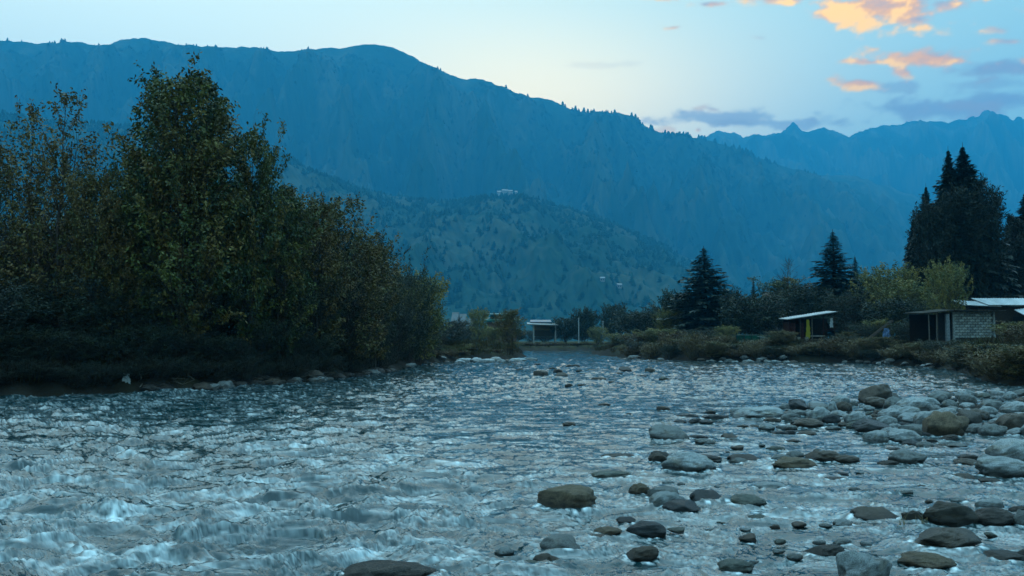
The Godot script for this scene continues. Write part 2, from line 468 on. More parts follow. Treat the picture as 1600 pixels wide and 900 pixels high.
# ---------------------------------------------------------------- stones
# [px, py of the waterline in front, width px, height px, tone, shape, label or "", short name other labels refer to]
const STONES := [
	[612, 924, 142, 36, "dark", 2, "large dark rounded boulder cut by the bottom edge of the picture", "large dark boulder"],
	[886, 801, 84, 38, "ochre", 0, "rounded orange-brown boulder standing alone in midstream with a pale top", "orange-brown boulder"],
	[1073, 740, 84, 30, "pale", 1, "big smooth pale grey boulder with a thin crack, alone in calm water", "big pale boulder"],
	[1042, 690, 60, 22, "grey", 3, "grey boulder with a few dry grass stalks growing on top", "grass-topped boulder"],
	[1472, 683, 66, 34, "ochre", 4, "large upright brown boulder at the front of the cobble bar", "upright brown boulder"],
	[1356, 679, 62, 21, "slate", 5, "flat-topped blackish slate boulder at the front of the cobble bar", "blackish slate boulder"],
	[1364, 633, 50, 26, "brown", 6, "tilted angular brown slab on top of the cobble bar", "tilted brown slab"],
	[1366, 638, 36, 15, "brown", 0, "rounded dark brown stone leaning under the tilted slab", ""],
	[1392, 641, 30, 18, "grey", 1, "grey stone right beside the tilted brown slab", ""],
	[1464, 863, 102, 32, "brown", 7, "wedge-shaped grey-brown boulder with a sharp peak and pale left tip", "wedge-shaped boulder"],
	[1340, 925, 80, 62, "pale", 8, "pale grey boulder with a dark notch on top at the bottom edge", "notched pale boulder"],
	[1434, 891, 84, 20, "ochre", 1, "long low brown boulder awash near the bottom edge", "long low brown boulder"],
	[1470, 823, 74, 34, "moss", 2, "dark mossy boulder with yellow weed and thin grass at its side", "dark mossy boulder"],
	[1418, 818, 34, 18, "moss", 4, "small dark mossy stone with red stalks left of the mossy boulder", ""],
	[1540, 825, 68, 28, "dark", 1, "broad dark brown stone touching the mossy boulder's right side", "broad dark brown stone"],
	[1356, 816, 66, 20, "brown", 3, "low grey-brown boulder left of the mossy pair, foam at its foot", "low grey-brown boulder"],
	[1558, 746, 78, 29, "pale", 0, "oval pale grey boulder in front of a bigger one at the right edge", "oval pale boulder"],
	[1584, 722, 84, 32, "pale", 2, "large pale grey boulder cut by the right edge of the picture", "large pale edge boulder"],
	[1532, 724, 24, 14, "pale", 1, "small bluish stone in the gap left of the large pale edge boulder", ""],
	[1410, 727, 54, 22, "grey", 4, "domed grey boulder with dark stains and a low tail of rock", "domed stained boulder"],
	[1382, 728, 36, 8, "dark", 1, "low dark shelf of rock at the left foot of the domed boulder", ""],
	[1232, 735, 64, 18, "ochre", 2, "broad orange-brown stone in front of a row of grey ones", "broad orange stone"],
	[1281, 722, 52, 17, "brown", 3, "dark brown rounded stone, middle of the midstream row", "dark brown row stone"],
	[1316, 724, 36, 12, "brown", 0, "low brown stone at the right end of the midstream row", ""],
	[1236, 717, 30, 12, "grey", 1, "grey stone at the back of the midstream row", ""],
	[1214, 721, 32, 10, "grey", 2, "grey stone at the left end of the midstream row", ""],
	[998, 776, 36, 20, "ochre", 1, "ochre rounded stone, leftmost of the midstream cluster", "ochre cluster stone"],
	[1034, 785, 46, 23, "grey", 0, "grey rounded stone at the back of the midstream cluster", "back cluster stone"],
	[1042, 796, 56, 26, "pale", 2, "pale grey stone in the middle of the midstream cluster", ""],
	[1062, 804, 60, 20, "slate", 7, "pointed dark slate in front of the midstream cluster", "pointed dark slate"],
	[1100, 790, 50, 22, "slate", 3, "dark blue-black stone right of the midstream cluster", ""],
	[1160, 793, 60, 18, "green", 1, "smooth pale greenish stone, foam trailing to its right", "pale greenish stone"],
	[1196, 765, 48, 9, "pale", 2, "flat pale stone barely above the water behind the greenish one", ""],
	[1006, 839, 58, 20, "slate", 2, "smooth dark slate stone sitting alone left of midstream rapids", "smooth dark slate"],
	[948, 838, 44, 12, "ochre", 1, "low orange-brown stone left of the smooth dark slate", ""],
	[930, 843, 26, 6, "brown", 0, "tiny brown stone in foam below the low orange-brown one", ""],
	[976, 818, 32, 9, "slate", 3, "low dark stone awash behind the smooth dark slate", ""],
	[874, 868, 60, 28, "grey", 7, "slanting grey stone washed by white water, bottom centre", "slanting grey stone"],
	[788, 869, 30, 13, "pale", 1, "small pale stone left of the slanting grey stone", ""],
	[853, 886, 40, 18, "brown", 4, "dark brown stone poking out just below the slanting grey stone", ""],
	[828, 890, 46, 12, "green", 1, "low greenish stone awash at bottom centre", ""],
	[1000, 877, 50, 20, "brown", 3, "grey-brown stone near the bottom, right of centre", "lone bottom stone"],
	[1144, 896, 52, 17, "green", 2, "wet greenish stone at the bottom edge with water over it", "wet greenish stone"],
	[1280, 871, 60, 16, "dark", 3, "low dark stone up-left of the notched pale boulder", ""],
	[1552, 878, 72, 12, "dark", 1, "long low dark stone at the bottom right", ""],
	[1592, 875, 50, 16, "dark", 3, "dark stone at the bottom right edge of the picture", ""],
	[1586, 827, 32, 28, "grey", 2, "grey stone right of the broad dark brown stone, at the edge", ""],
	[1586, 802, 40, 10, "dark", 1, "thin dark stone behind the grey one at the right edge", ""],
	[1536, 795, 40, 13, "pale", 0, "small pale stone behind the broad dark brown stone", ""],
	[1502, 729, 40, 11, "brown", 1, "brown oval stone, front one of two near the right", ""],
	[1508, 720, 32, 9, "dark", 2, "dark oval stone, rear one of two near the right", ""],
	[1498, 750, 30, 9, "brown", 3, "small brown stone left of the oval pale boulder", ""],
	[1536, 755, 36, 7, "dark", 1, "flat dark stone in front of the oval pale boulder", ""],
	[1172, 786, 0, 0, "dark", 1, "", ""],
	[1308, 744, 24, 5, "slate", 2, "", ""], [1295, 751, 40, 4, "dark", 1, "", ""],
	[954, 748, 60, 10, "green", 2, "low green-grey stone left of the big pale boulder's wake", "low green-grey stone"],
	[1026, 722, 30, 14, "brown", 1, "", ""], [1030, 718, 32, 12, "dark", 3, "", ""], [1100, 724, 48, 12, "dark", 2, "", ""], [1158, 724, 52, 13, "dark", 3, "", ""], [1150, 725, 32, 9, "grey", 1, "", ""],
	[966, 716, 56, 6, "dark", 1, "", ""], [888, 665, 20, 5, "brown", 2, "", ""],
	[1098, 696, 30, 10, "grey", 0, "", ""], [1058, 692, 28, 5, "pale", 1, "", ""], [1088, 688, 32, 8, "slate", 2, "", ""], [1136, 686, 24, 8, "brown", 3, "", ""], [1142, 689, 14, 5, "grey", 1, "", ""],
	[1070, 653, 34, 6, "slate", 2, "", ""], [1060, 661, 20, 5, "slate", 1, "", ""], [1084, 661, 20, 7, "slate", 3, "", ""], [1100, 662, 22, 5, "slate", 0, "", ""], [1108, 646, 18, 5, "dark", 1, "", ""], [1116, 656, 40, 8, "slate", 2, "", ""], [1158, 669, 18, 5, "brown", 0, "", ""], [1176, 668, 14, 4, "brown", 3, "", ""],
	[1035, 642, 20, 7, "brown", 0, "", ""], [982, 648, 10, 3, "dark", 1, "", ""],
	[1182, 655, 76, 17, "pale", 3, "wide low pale grey stone at the left end of the cobble bar", "wide low pale stone"], [1152, 649, 24, 11, "pale", 0, "", ""], [1176, 643, 20, 4, "dark", 1, "", ""],
	[1204, 660, 26, 7, "brown", 2, "", ""], [1220, 649, 22, 6, "brown", 0, "", ""], [1242, 652, 40, 11, "grey", 1, "", ""],
	[1258, 669, 52, 14, "brown", 1, "smooth grey-brown stone at the water's edge of the cobble bar", "smooth grey-brown stone"],
	[1276, 662, 36, 22, "pale", 4, "", ""], [1294, 663, 26, 14, "slate", 2, "", ""], [1298, 648, 16, 18, "pale", 7, "", ""], [1314, 644, 26, 14, "brown", 0, "", ""],
	[1332, 664, 34, 18, "pale", 4, "", ""], [1194, 673, 26, 11, "pale", 1, "", ""], [1216, 680, 26, 6, "slate", 2, "", ""], [1230, 679, 18, 7, "slate", 3, "", ""], [1256, 681, 30, 7, "brown", 1, "", ""], [1226, 671, 30, 6, "grey", 0, "", ""], [1298, 672, 26, 6, "grey", 1, "", ""],
	[1236, 692, 24, 5, "dark", 1, "", ""], [1207, 704, 28, 6, "green", 2, "", ""],
	[1364, 693, 36, 18, "pale", 0, "pale stone left of the rounded twin below the blackish slate", ""], [1402, 693, 50, 20, "pale", 2, "rounded pale bluish boulder right below the blackish slate", "rounded bluish boulder"],
	[1438, 701, 30, 11, "grey", 1, "", ""], [1476, 689, 26, 9, "dark", 3, "", ""], [1450, 692, 16, 6, "dark", 4, "", ""], [1418, 697, 32, 8, "slate", 1, "", ""], [1488, 699, 32, 5, "grey", 1, "", ""], [1390, 704, 26, 4, "dark", 2, "", ""],
	[1424, 644, 54, 20, "pale", 1, "large pale stone on the crest of the cobble bar", "large pale crest stone"], [1442, 637, 36, 14, "pale", 2, "", ""], [1460, 630, 30, 14, "grey", 0, "", ""],
	[1508, 666, 40, 22, "brown", 6, "angular reddish-brown stone behind the upright brown boulder", "angular reddish stone"], [1516, 680, 36, 16, "grey", 1, "", ""], [1520, 658, 36, 16, "brown", 0, "", ""],
	[1550, 674, 36, 14, "dark", 4, "", ""], [1584, 676, 56, 26, "brown", 2, "dark brown boulder at the right edge of the cobble bar", ""], [1584, 648, 50, 18, "pale", 1, "", ""], [1550, 642, 40, 14, "grey", 2, "", ""],
	[1380, 668, 30, 16, "pale", 0, "", ""], [1420, 662, 44, 15, "pale", 3, "", ""], [1446, 666, 40, 20, "pale", 2, "", ""], [1388, 656, 40, 16, "pale", 1, "", ""], [1430, 676, 36, 12, "grey", 3, "", ""],
	# the far rapids
	[845, 588, 22, 8, "brown", 0, "ochre-streaked stone, largest of the far rapids stones on the left", "ochre far stone"], [871, 583, 15, 6, "dark", 1, "", ""], [877, 589, 18, 6, "brown", 3, "", ""], [890, 574, 14, 4, "dark", 1, "", ""], [899, 574, 12, 4, "dark", 2, "", ""], [904, 582, 9, 4, "dark", 0, "", ""],
	[923, 580, 16, 3, "brown", 1, "", ""], [917, 585, 30, 3, "grey", 2, "", ""], [935, 596, 22, 6, "brown", 0, "", ""],
	[976, 580, 19, 6, "dark", 3, "dark domed stone in the far rapids, right of the far group", "dark far stone"], [964, 585, 18, 3, "dark", 1, "", ""], [1003, 589, 15, 3, "slate", 2, "", ""], [1015, 582, 15, 6, "brown", 0, "reddish-brown stone farthest right in the far rapids", "reddish far stone"], [1036, 594, 15, 5, "green", 1, "", ""],
	[1005, 603, 18, 3, "slate", 1, "", ""], [888, 605, 12, 5, "dark", 2, "", ""], [908, 604, 13, 4, "dark", 0, "", ""], [812, 579, 12, 3, "dark", 1, "", ""], [856, 591, 22, 3, "grey", 2, "", ""], [965, 601, 10, 3, "dark", 3, "", ""], [955, 600, 10, 4, "dark", 0, "", ""], [842, 604, 10, 3, "brown", 1, "", ""], [944, 634, 20, 4, "dark", 1, "", ""], [862, 577, 12, 3, "dark", 2, "", ""], [840, 571, 10, 3, "dark", 0, "", ""],
]
const TONES := {"pale": [.50, .54, .55], "grey": [.29, .31, .305], "green": [.19, .21, .18], "brown": [.135, .105, .08], "ochre": [.21, .15, .09], "slate": [.05, .06, .068], "dark": [.062, .054, .046], "moss": [.05, .043, .028]}
const TONE_WORD := {"pale": "pale grey", "grey": "grey", "green": "greenish", "brown": "brown", "ochre": "orange-brown", "slate": "dark slate", "dark": "dark brown", "moss": "mossy"}

var stone_meshes := []
var stone_skins := {}
var placed := []                                                # every stone of the river: px, py, w, h, tone, label, short, node place

func stone_mesh(s: int, rings: int, around: int, cuts: int, lumpy: float) -> ArrayMesh:
	var o := FastNoiseLite.new()
	noise(o, s, 4)
	var g := RandomNumberGenerator.new()
	g.seed = s
	var planes := []
	for k in cuts:
		planes.append([Vector3(g.randf_range(-1, 1), g.randf_range(-0.5, 0.9), g.randf_range(-1, 1)).normalized(), g.randf_range(0.55, 0.82)])
	var v := PackedVector3Array()
	for j in rings + 1:
		var b := PI * (float(j) / rings - 0.5)
		for i in around + 1:
			var a := TAU * float(i % around) / around
			var d := Vector3(cos(a) * cos(b), sin(b), sin(a) * cos(b))
			var r := 1.0 + lumpy * o.get_noise_3dv(d * 0.9) + 0.06 * o.get_noise_3dv(d * 3.2)
			for p in planes:
				var q: float = d.dot(p[0])
				if q > 0.05:
					var lim: float = p[1] / q
					var k := 0.09
					var h := clampf(0.5 + 0.5 * (lim - r) / k, 0.0, 1.0)
					r = lerpf(lim, r, h) - k * h * (1.0 - h)
			v.append(d * r)
	var box := AABB(v[0], Vector3.ZERO)
	for p in v: box = box.expand(p)
	var c := PackedColorArray()
	for k in v.size():
		var p := (v[k] - box.get_center()) / (box.size * 0.5)
		v[k] = p
		var m := 0.8 + 0.75 * o.get_noise_3dv(p * 2.2) + 0.6 * o.get_noise_3dv(p * 7.0)
		m = maxf(0.25, m) * lerpf(0.45, 1.0, smoothstep(0.0, 0.05, absf(o.get_noise_3dv(p * 0.9 + Vector3(3, 5, 1)))))   # a dark crack or vein
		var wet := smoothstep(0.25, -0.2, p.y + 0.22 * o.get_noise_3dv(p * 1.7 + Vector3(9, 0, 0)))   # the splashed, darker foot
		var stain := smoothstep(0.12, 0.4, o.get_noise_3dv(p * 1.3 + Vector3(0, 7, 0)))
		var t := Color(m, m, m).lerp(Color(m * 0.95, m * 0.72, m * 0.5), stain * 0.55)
		t = t.lerp(Color(1.35, 1.4, 1.4), 0.55 * smoothstep(0.35, 0.95, p.y + 0.25 * o.get_noise_3dv(p * 2.5)))          # paler top: light from above painted into the colour
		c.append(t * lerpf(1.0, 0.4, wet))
	var n := PackedVector3Array()
	n.resize(v.size())
	var ix := PackedInt32Array()
	var row := around + 1
	for j in rings:
		for i in around:
			var a := j * row + i
			ix.append_array([a, a + 1, a + row, a + 1, a + row + 1, a + row])
			var f := -(v[a + row] - v[a]).cross(v[a + 1] - v[a])
			if f.dot(v[a]) < 0: f = -f
			for e in [a, a + row, a + 1, a + row + 1]: n[e] += f
	for j in rings + 1:
		n[j * row] = n[j * row] + n[j * row + around]
		n[j * row + around] = n[j * row]
	for i in row:
		n[i] = Vector3.DOWN
		n[rings * row + i] = Vector3.UP
	for k in n.size(): n[k] = n[k].normalized()
	return made(v, n, c, ix)

func make_stone_kit() -> void:
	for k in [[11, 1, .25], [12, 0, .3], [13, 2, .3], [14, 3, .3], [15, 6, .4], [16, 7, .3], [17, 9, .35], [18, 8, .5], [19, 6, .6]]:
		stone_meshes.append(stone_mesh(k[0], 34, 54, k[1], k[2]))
	var grain := NoiseTexture2D.new()
	grain.noise = FastNoiseLite.new()
	grain.noise.frequency = 0.035
	grain.noise.fractal_octaves = 6
	grain.noise.fractal_gain = 0.65
	grain.seamless = true
	grain.width = 512
	grain.height = 512
	var ramp := Gradient.new()
	ramp.set_color(0, Color(0.26, 0.26, 0.26))
	ramp.set_color(1, Color(1, 1, 1))
	grain.color_ramp = ramp
	for t in TONES:
		var m := surface(0.62 if t in ["pale", "grey", "ochre", "green"] else 0.4, 0.4)
		var l: Array = TONES[t]
		m.albedo_color = Color(l[0] * 1.6, l[1] * 1.6, l[2] * 1.6).linear_to_srgb()
		m.albedo_texture = grain
		m.heightmap_enabled = true
		m.heightmap_texture = grain
		m.heightmap_scale = 4.5
		m.uv1_triplanar = true
		m.uv1_scale = Vector3(1.1, 1.1, 1.1)
		stone_skins[t] = m

func plan_stones() -> void:
	for s in STONES:
		if s[2] == 0: continue
		plan_stone(s[0], s[1], s[2], s[3], s[4], s[5], s[6], s[7])
	# the rest of the cobble bar, smaller towards the back
	var g := RandomNumberGenerator.new()
	g.seed = 77
	var tries := 0
	var added := 0
	while added < 160 and tries < 9000:
		tries += 1
		var px := g.randf_range(1170, 1645)
		var lo := lerpf(640, 616, clampf((px - 1180) / 420.0, 0, 1))
		var hi := lerpf(652, 684, clampf((px - 1170) / 200.0, 0, 1))
		var py := lerpf(lo, hi, g.randf())
		var w := g.randf_range(13, 38) * lerpf(0.7, 1.15, (py - 612) / 70.0)
		var clash := false
		for r in placed:
			var dx: float = absf(r[0] - px) / (0.37 * (r[2] + w))
			var dy: float = absf(r[1] - py) / 5.5
			if dx * dx + dy * dy < 1.0:
				clash = true
				break
		if clash: continue
		added += 1
		plan_stone(px, py, w, w * g.randf_range(0.33, 0.52), ["pale", "pale", "grey", "pale", "grey", "brown", "slate", "green", "pale", "grey"][g.randi() % 10], g.randi() % 9, "", "")

	# small stones between the big ones in the right-hand shallows
	added = 0
	tries = 0
	while added < 46 and tries < 3000:
		tries += 1
		var px := g.randf_range(980, 1630)
		var py := g.randf_range(690, 890)
		if px < 1150 and py > 840: continue
		var w := g.randf_range(10, 27) * lerpf(0.8, 1.3, (py - 690) / 200.0)
		var clash := false
		for r in placed:
			if absf(r[0] - px) < 0.5 * (r[2] + w) and absf(r[1] - py) < 14.0: clash = true
		if clash: continue
		added += 1
		plan_stone(px, py, w, w * g.randf_range(0.24, 0.42), ["pale", "grey", "brown", "grey", "green"][g.randi() % 5], g.randi() % 9, "", "")

func plan_stone(px: float, py: float, w: float, h: float, tone: String, shape: int, label: String, short: String) -> void:
	var front := flat(px, py)
	var d := -front.z
	var hw := w * d / FOCAL * 0.5
	var rz := hw * (0.62 + 0.3 * fposmod(px * 0.37 + py * 0.11, 1.0))
	var k := (d + rz * 0.8) / d
	hw *= k
	var top := maxf(EYE - (py - h - HORIZON) * (d + rz * 0.8) / FOCAL, 0.75 * h * d / FOCAL) * 1.3
	var x := (px - 800.0) / FOCAL * (d + rz * 0.8)
	placed.append([px, py, w, h, tone, shape, label, short, Vector3(x, 0, front.z - rz * 0.8), hw, rz, top])
	rocks.append([x, front.z - rz * 0.8, hw * 0.95, rz * 0.95, top])

func size_word(w: float) -> String:
	return "tiny" if w < 13 else "small" if w < 25 else "medium" if w < 42 else "large"

func name_stones() -> void:                                     # a label of its own for every stone, told from the nearest landmark stone
	var same := {}
	for r in placed:
		if r[6] != "": continue
		var best: Array = []
		var near := 1e12
		for l in placed:
			if l[7] == "": continue
			var q: float = pow(l[0] - r[0], 2.0) + pow((l[1] - r[1]) * 2.5, 2.0)
			if q < near:
				near = q
				best = l
		var dx: float = r[0] - best[0]
		var dy: float = r[1] - best[1]
		var where := ""
		if absf(dx) > absf(dy) * 2.5: where = "left of" if dx < 0 else "right of"
		else: where = "behind" if dy < 0 else "in front of"
		if absf(dx) <= absf(dy) * 2.5 and absf(dx) > best[2] * 0.6: where += " and left of" if dx < 0 else " and right of"
		if near < 900: where = "close " + where
		var flatness := "flat" if r[3] / r[2] < 0.26 else "rounded" if r[3] / r[2] < 0.44 else "upright"
		var text := "%s %s %s stone %s the %s" % [size_word(r[2]), TONE_WORD[r[4]], flatness, where, best[7]]
		if not same.has(text): same[text] = []
		same[text].append(r)
	for text in same:
		var l: Array = same[text]
		l.sort_custom(func(a, b): return a[0] < b[0])
		for k in l.size():
			if l.size() == 1: l[k][6] = text
			elif l.size() == 2: l[k][6] = text + [", left one", ", right one"][k]
			elif l.size() == 3: l[k][6] = text + [", leftmost", ", middle one", ", rightmost"][k]
			else: l[k][6] = text + ", " + ["leftmost", "second from left", "third from left", "fourth from left", "fifth from left", "sixth from left", "seventh from left", "eighth from left"][mini(k, 7)]

func place_stones() -> void:
	name_stones()
	for r in placed:
		var big: bool = r[2] > 45
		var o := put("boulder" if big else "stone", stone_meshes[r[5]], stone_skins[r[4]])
		var high: float = r[11]
		var c: float = maxf(high * 0.66, 0.02)
		o.position = r[8] + Vector3(0, high - c, 0)
		o.rotation.y = [0.0, PI, 0.25, PI + 0.3][int(r[0] * 3 + r[1]) % 4]
		o.rotation.z = [0.0, 0.07, -0.08, 0.12][int(r[0] + r[1] * 2) % 4] if r[3] / r[2] > 0.3 else 0.0
		o.scale = Vector3(r[9] * 1.06, c, r[10] * 1.06)
		tag(o, r[6], "boulder" if big else "stone", "stones in the river and on the cobble bar")
	# dry stalks on two of the boulders
	for s in [[1045, 668, 10, 26, "few thin pale grass stalks on top of the grey boulder"], [1412, 806, 6, 20, "thin reddish grass stalks beside the small dark mossy stone"], [1442, 804, 8, 20, "yellow weed and stalks at the mossy boulder's left foot"]]:
		var soup := Soup.new()
		var at := flat(s[0], s[1] + 20)
		var k := -at.z / FOCAL
		for i in s[2]:
			var a := rng.randf() * TAU
			var up := Vector3(cos(a) * 0.25, 1.0, sin(a) * 0.25)
			var p := Vector3(rng.randf_range(-6, 8) * k, 0, rng.randf_range(-5, 5) * k)
			var l: float = s[3] * k * rng.randf_range(0.5, 1.1)
			soup.tube([p, p + up * l * 0.5, p + (up + Vector3(cos(a) * 0.25, -0.1, 0)) * l], 0.0035, 0.001, 3, Color(0.2, 0.16, 0.09))
		var o := put("grass_stalks", soup.mesh(), surface(0.9))
		o.position = Vector3(at.x, (at + Vector3(0, 0, 0)).y + (12 * k if s[0] < 1100 else 2 * k), at.z - 8 * k)
		tag(o, s[4], "grass", "")

# ---------------------------------------------------------------- trees
class Soup:
	var v := PackedVector3Array()
	var n := PackedVector3Array()
	var c := PackedColorArray()
	var ix := PackedInt32Array()

	func tube(path: Array, r0: float, r1: float, sides: int, col: Color) -> void:
		var m := path.size()
		for k in m:
			var dir: Vector3 = (path[mini(k + 1, m - 1)] - path[maxi(k - 1, 0)]).normalized()
			var a := dir.cross(Vector3(0.31, 0.2, 0.93)).normalized()
			var b := dir.cross(a)
			var r := lerpf(r0, r1, float(k) / (m - 1))
			for i in sides:
				var t := TAU * i / sides
				var e := a * cos(t) + b * sin(t)
				v.append(path[k] + e * r)
				n.append(e)
				c.append(col)
		var first := v.size() - m * sides
		for k in m - 1:
			for i in sides:
				var p := first + k * sides + i
				var q := first + k * sides + (i + 1) % sides
				ix.append(p); ix.append(p + sides); ix.append(q)
				ix.append(q); ix.append(p + sides); ix.append(q + sides)

	func leaf(p: Vector3, dir: Vector3, side: Vector3, length: float, wide: float, col: Color) -> void:
		var k := v.size()
		var up := side.cross(dir).normalized()
		var mid := p + dir * (length * 0.45)
		v.append(p); v.append(mid + side * wide + up * (wide * 0.35)); v.append(p + dir * length); v.append(mid - side * wide + up * (wide * 0.35))
		for i in 4:
			n.append(up)
			c.append(col)
		ix.append(k); ix.append(k + 2); ix.append(k + 1)
		ix.append(k); ix.append(k + 3); ix.append(k + 2)

	func box(at: Vector3, size: Vector3, col: Color, turn := Basis()) -> void:
		var h := size * 0.5
		for f in [[Vector3.RIGHT, Vector3.UP], [Vector3.LEFT, Vector3.UP], [Vector3.UP, Vector3.BACK], [Vector3.DOWN, Vector3.BACK], [Vector3.BACK, Vector3.UP], [Vector3.FORWARD, Vector3.UP]]:
			var w: Vector3 = f[1].cross(f[0])
			var k := v.size()
			for s in [[-1, -1], [-1, 1], [1, 1], [1, -1]]:
				v.append(at + turn * ((f[0] + w * s[0] + f[1] * s[1]) * h))
				n.append(turn * f[0])
				c.append(col)
			for e in [0, 1, 2, 0, 2, 3]: ix.append(k + e)

	func mesh() -> ArrayMesh:
		var a := []
		a.resize(Mesh.ARRAY_MAX)
		a[Mesh.ARRAY_VERTEX] = v
		a[Mesh.ARRAY_NORMAL] = n
		a[Mesh.ARRAY_COLOR] = c
		a[Mesh.ARRAY_INDEX] = ix
		var m := ArrayMesh.new()
		m.add_surface_from_arrays(Mesh.PRIMITIVE_TRIANGLES, a)
		return m

var leaf_skin: StandardMaterial3D
var bark_skin: StandardMaterial3D

func ball(g: RandomNumberGenerator) -> Vector3:
	return Vector3(g.randf_range(-1, 1), g.randf_range(-1, 1), g.randf_range(-1, 1))

# A leafy tree of height 1 x h, as [wood, crown]. p: h, r (crown radius), shape ([height, radius] rows), from (lowest branch), stems, limbs, twigs, leaves,
# size (leaf length), wide, lift (0 level .. 1 upright limbs), hang, colours, seed, bark
func leafy(p: Dictionary) -> Array:
	var g := RandomNumberGenerator.new()
	g.seed = p.seed
	var wood := Soup.new()
	var crown := Soup.new()
	var h: float = p.h
	var bark: Color = p.get("bark", Color(0.06, 0.05, 0.04))
	var cols: Array = p.colours
	var stems := []
	var ns: int = p.get("stems", 1)
	for s in ns:
		var a := TAU * s / ns + g.randf()
		var lean := 0.0 if s == 0 and ns < 4 else g.randf_range(0.25, 0.6)
		var tall: float = h * (1.0 if s == 0 else g.randf_range(0.62, 0.95))
		var path := []
		for k in 7:
			var t := k / 6.0
			var off: float = p.r * lean * pow(t, 0.8)
			path.append(Vector3(cos(a) * (off + 0.02 * h * ns * 0.2) + g.randf_range(-1, 1) * 0.012 * h * t, tall * t, sin(a) * (off + 0.02 * h * ns * 0.2) + g.randf_range(-1, 1) * 0.012 * h * t))
		stems.append(path)
		wood.tube(path, h * 0.014 / sqrt(ns) + 0.015, 0.006, 6, bark)
	var limbs: int = p.limbs
	var start: float = p.get("from", 0.12)
	for k in limbs:
		var path: Array = stems[k % ns]
		var t := start + (1.0 - start) * pow(g.randf(), p.get("bias", 0.8))
		var tall: float = path[6].y / h
		var q := minf(t, 0.995) * 6.0
		var i := int(q)
		var from: Vector3 = path[i].lerp(path[i + 1], q - i)
		var az := k * 2.39996 + g.randf_range(-0.4, 0.4)
		var radius: float = p.r * along(p.shape, t * tall) * g.randf_range(0.55, 1.12)
		if g.randf() < 0.06: radius *= 1.25
		var lift: float = clampf(p.lift + 0.35 * t + g.randf_range(-0.15, 0.15), -0.4, 1.35)
		var out := Vector3(cos(az) * cos(lift), sin(lift), sin(az) * cos(lift))
		var length := maxf(radius / maxf(cos(lift), 0.35), 0.12 * p.r)
		var limb := [from]
		var dir := out
		var at := from
		for e in 4:
			at += dir * length * 0.25
			dir = (dir + Vector3.UP * p.get("curl", 0.12) + ball(g) * 0.16).normalized()
			limb.append(at)
		wood.tube(limb, maxf(0.004 * h * (1.1 - t), 0.008), 0.003, 4, bark)
		var tone: Color = cols[g.randi() % cols.size()].lerp(cols[g.randi() % cols.size()], g.randf())
		var nt := maxi(2, int(p.twigs * (0.4 + 0.6 * length / p.r)))
		for e in nt:
			var w := lerpf(0.28, 1.0, sqrt((e + g.randf()) / nt)) * 4.0
			var j := mini(int(w), 3)
			var tp: Vector3 = limb[j].lerp(limb[j + 1], w - j)
			var td: Vector3 = ((limb[j + 1] - limb[j]).normalized() + ball(g) * 0.85).normalized()
			var tl: float = p.get("twig", 0.5) * g.randf_range(0.5, 1.2)
			var nl := int(p.leaves * g.randf_range(0.6, 1.3))
			for l in nl:
				var f := (l + 0.5) / nl
				var lp: Vector3 = tp + td * tl * f + ball(g) * p.size * 0.5
				var ld: Vector3 = (td * 0.5 + ball(g) * 0.8 + Vector3.DOWN * p.get("hang", 0.4)).normalized()
				var side := ld.cross(ball(g) + Vector3(0.01, 0.3, 0.02)).normalized()
				var z: float = p.size * g.randf_range(0.65, 1.25)
				var col := tone * g.randf_range(0.78, 1.25)
				crown.leaf(lp, ld, side, z, z * p.get("wide", 0.24), col)
			if nl > 0 and e % 3 == 0: wood.tube([tp, tp + td * tl], 0.004, 0.002, 3, bark)
			elif nl == 0: wood.tube([tp, tp + td * tl * 0.5, tp + (td + ball(g) * 0.3) * tl], 0.012, 0.004, 3, bark)
	return [wood.mesh(), crown.mesh() if crown.v.size() else null]

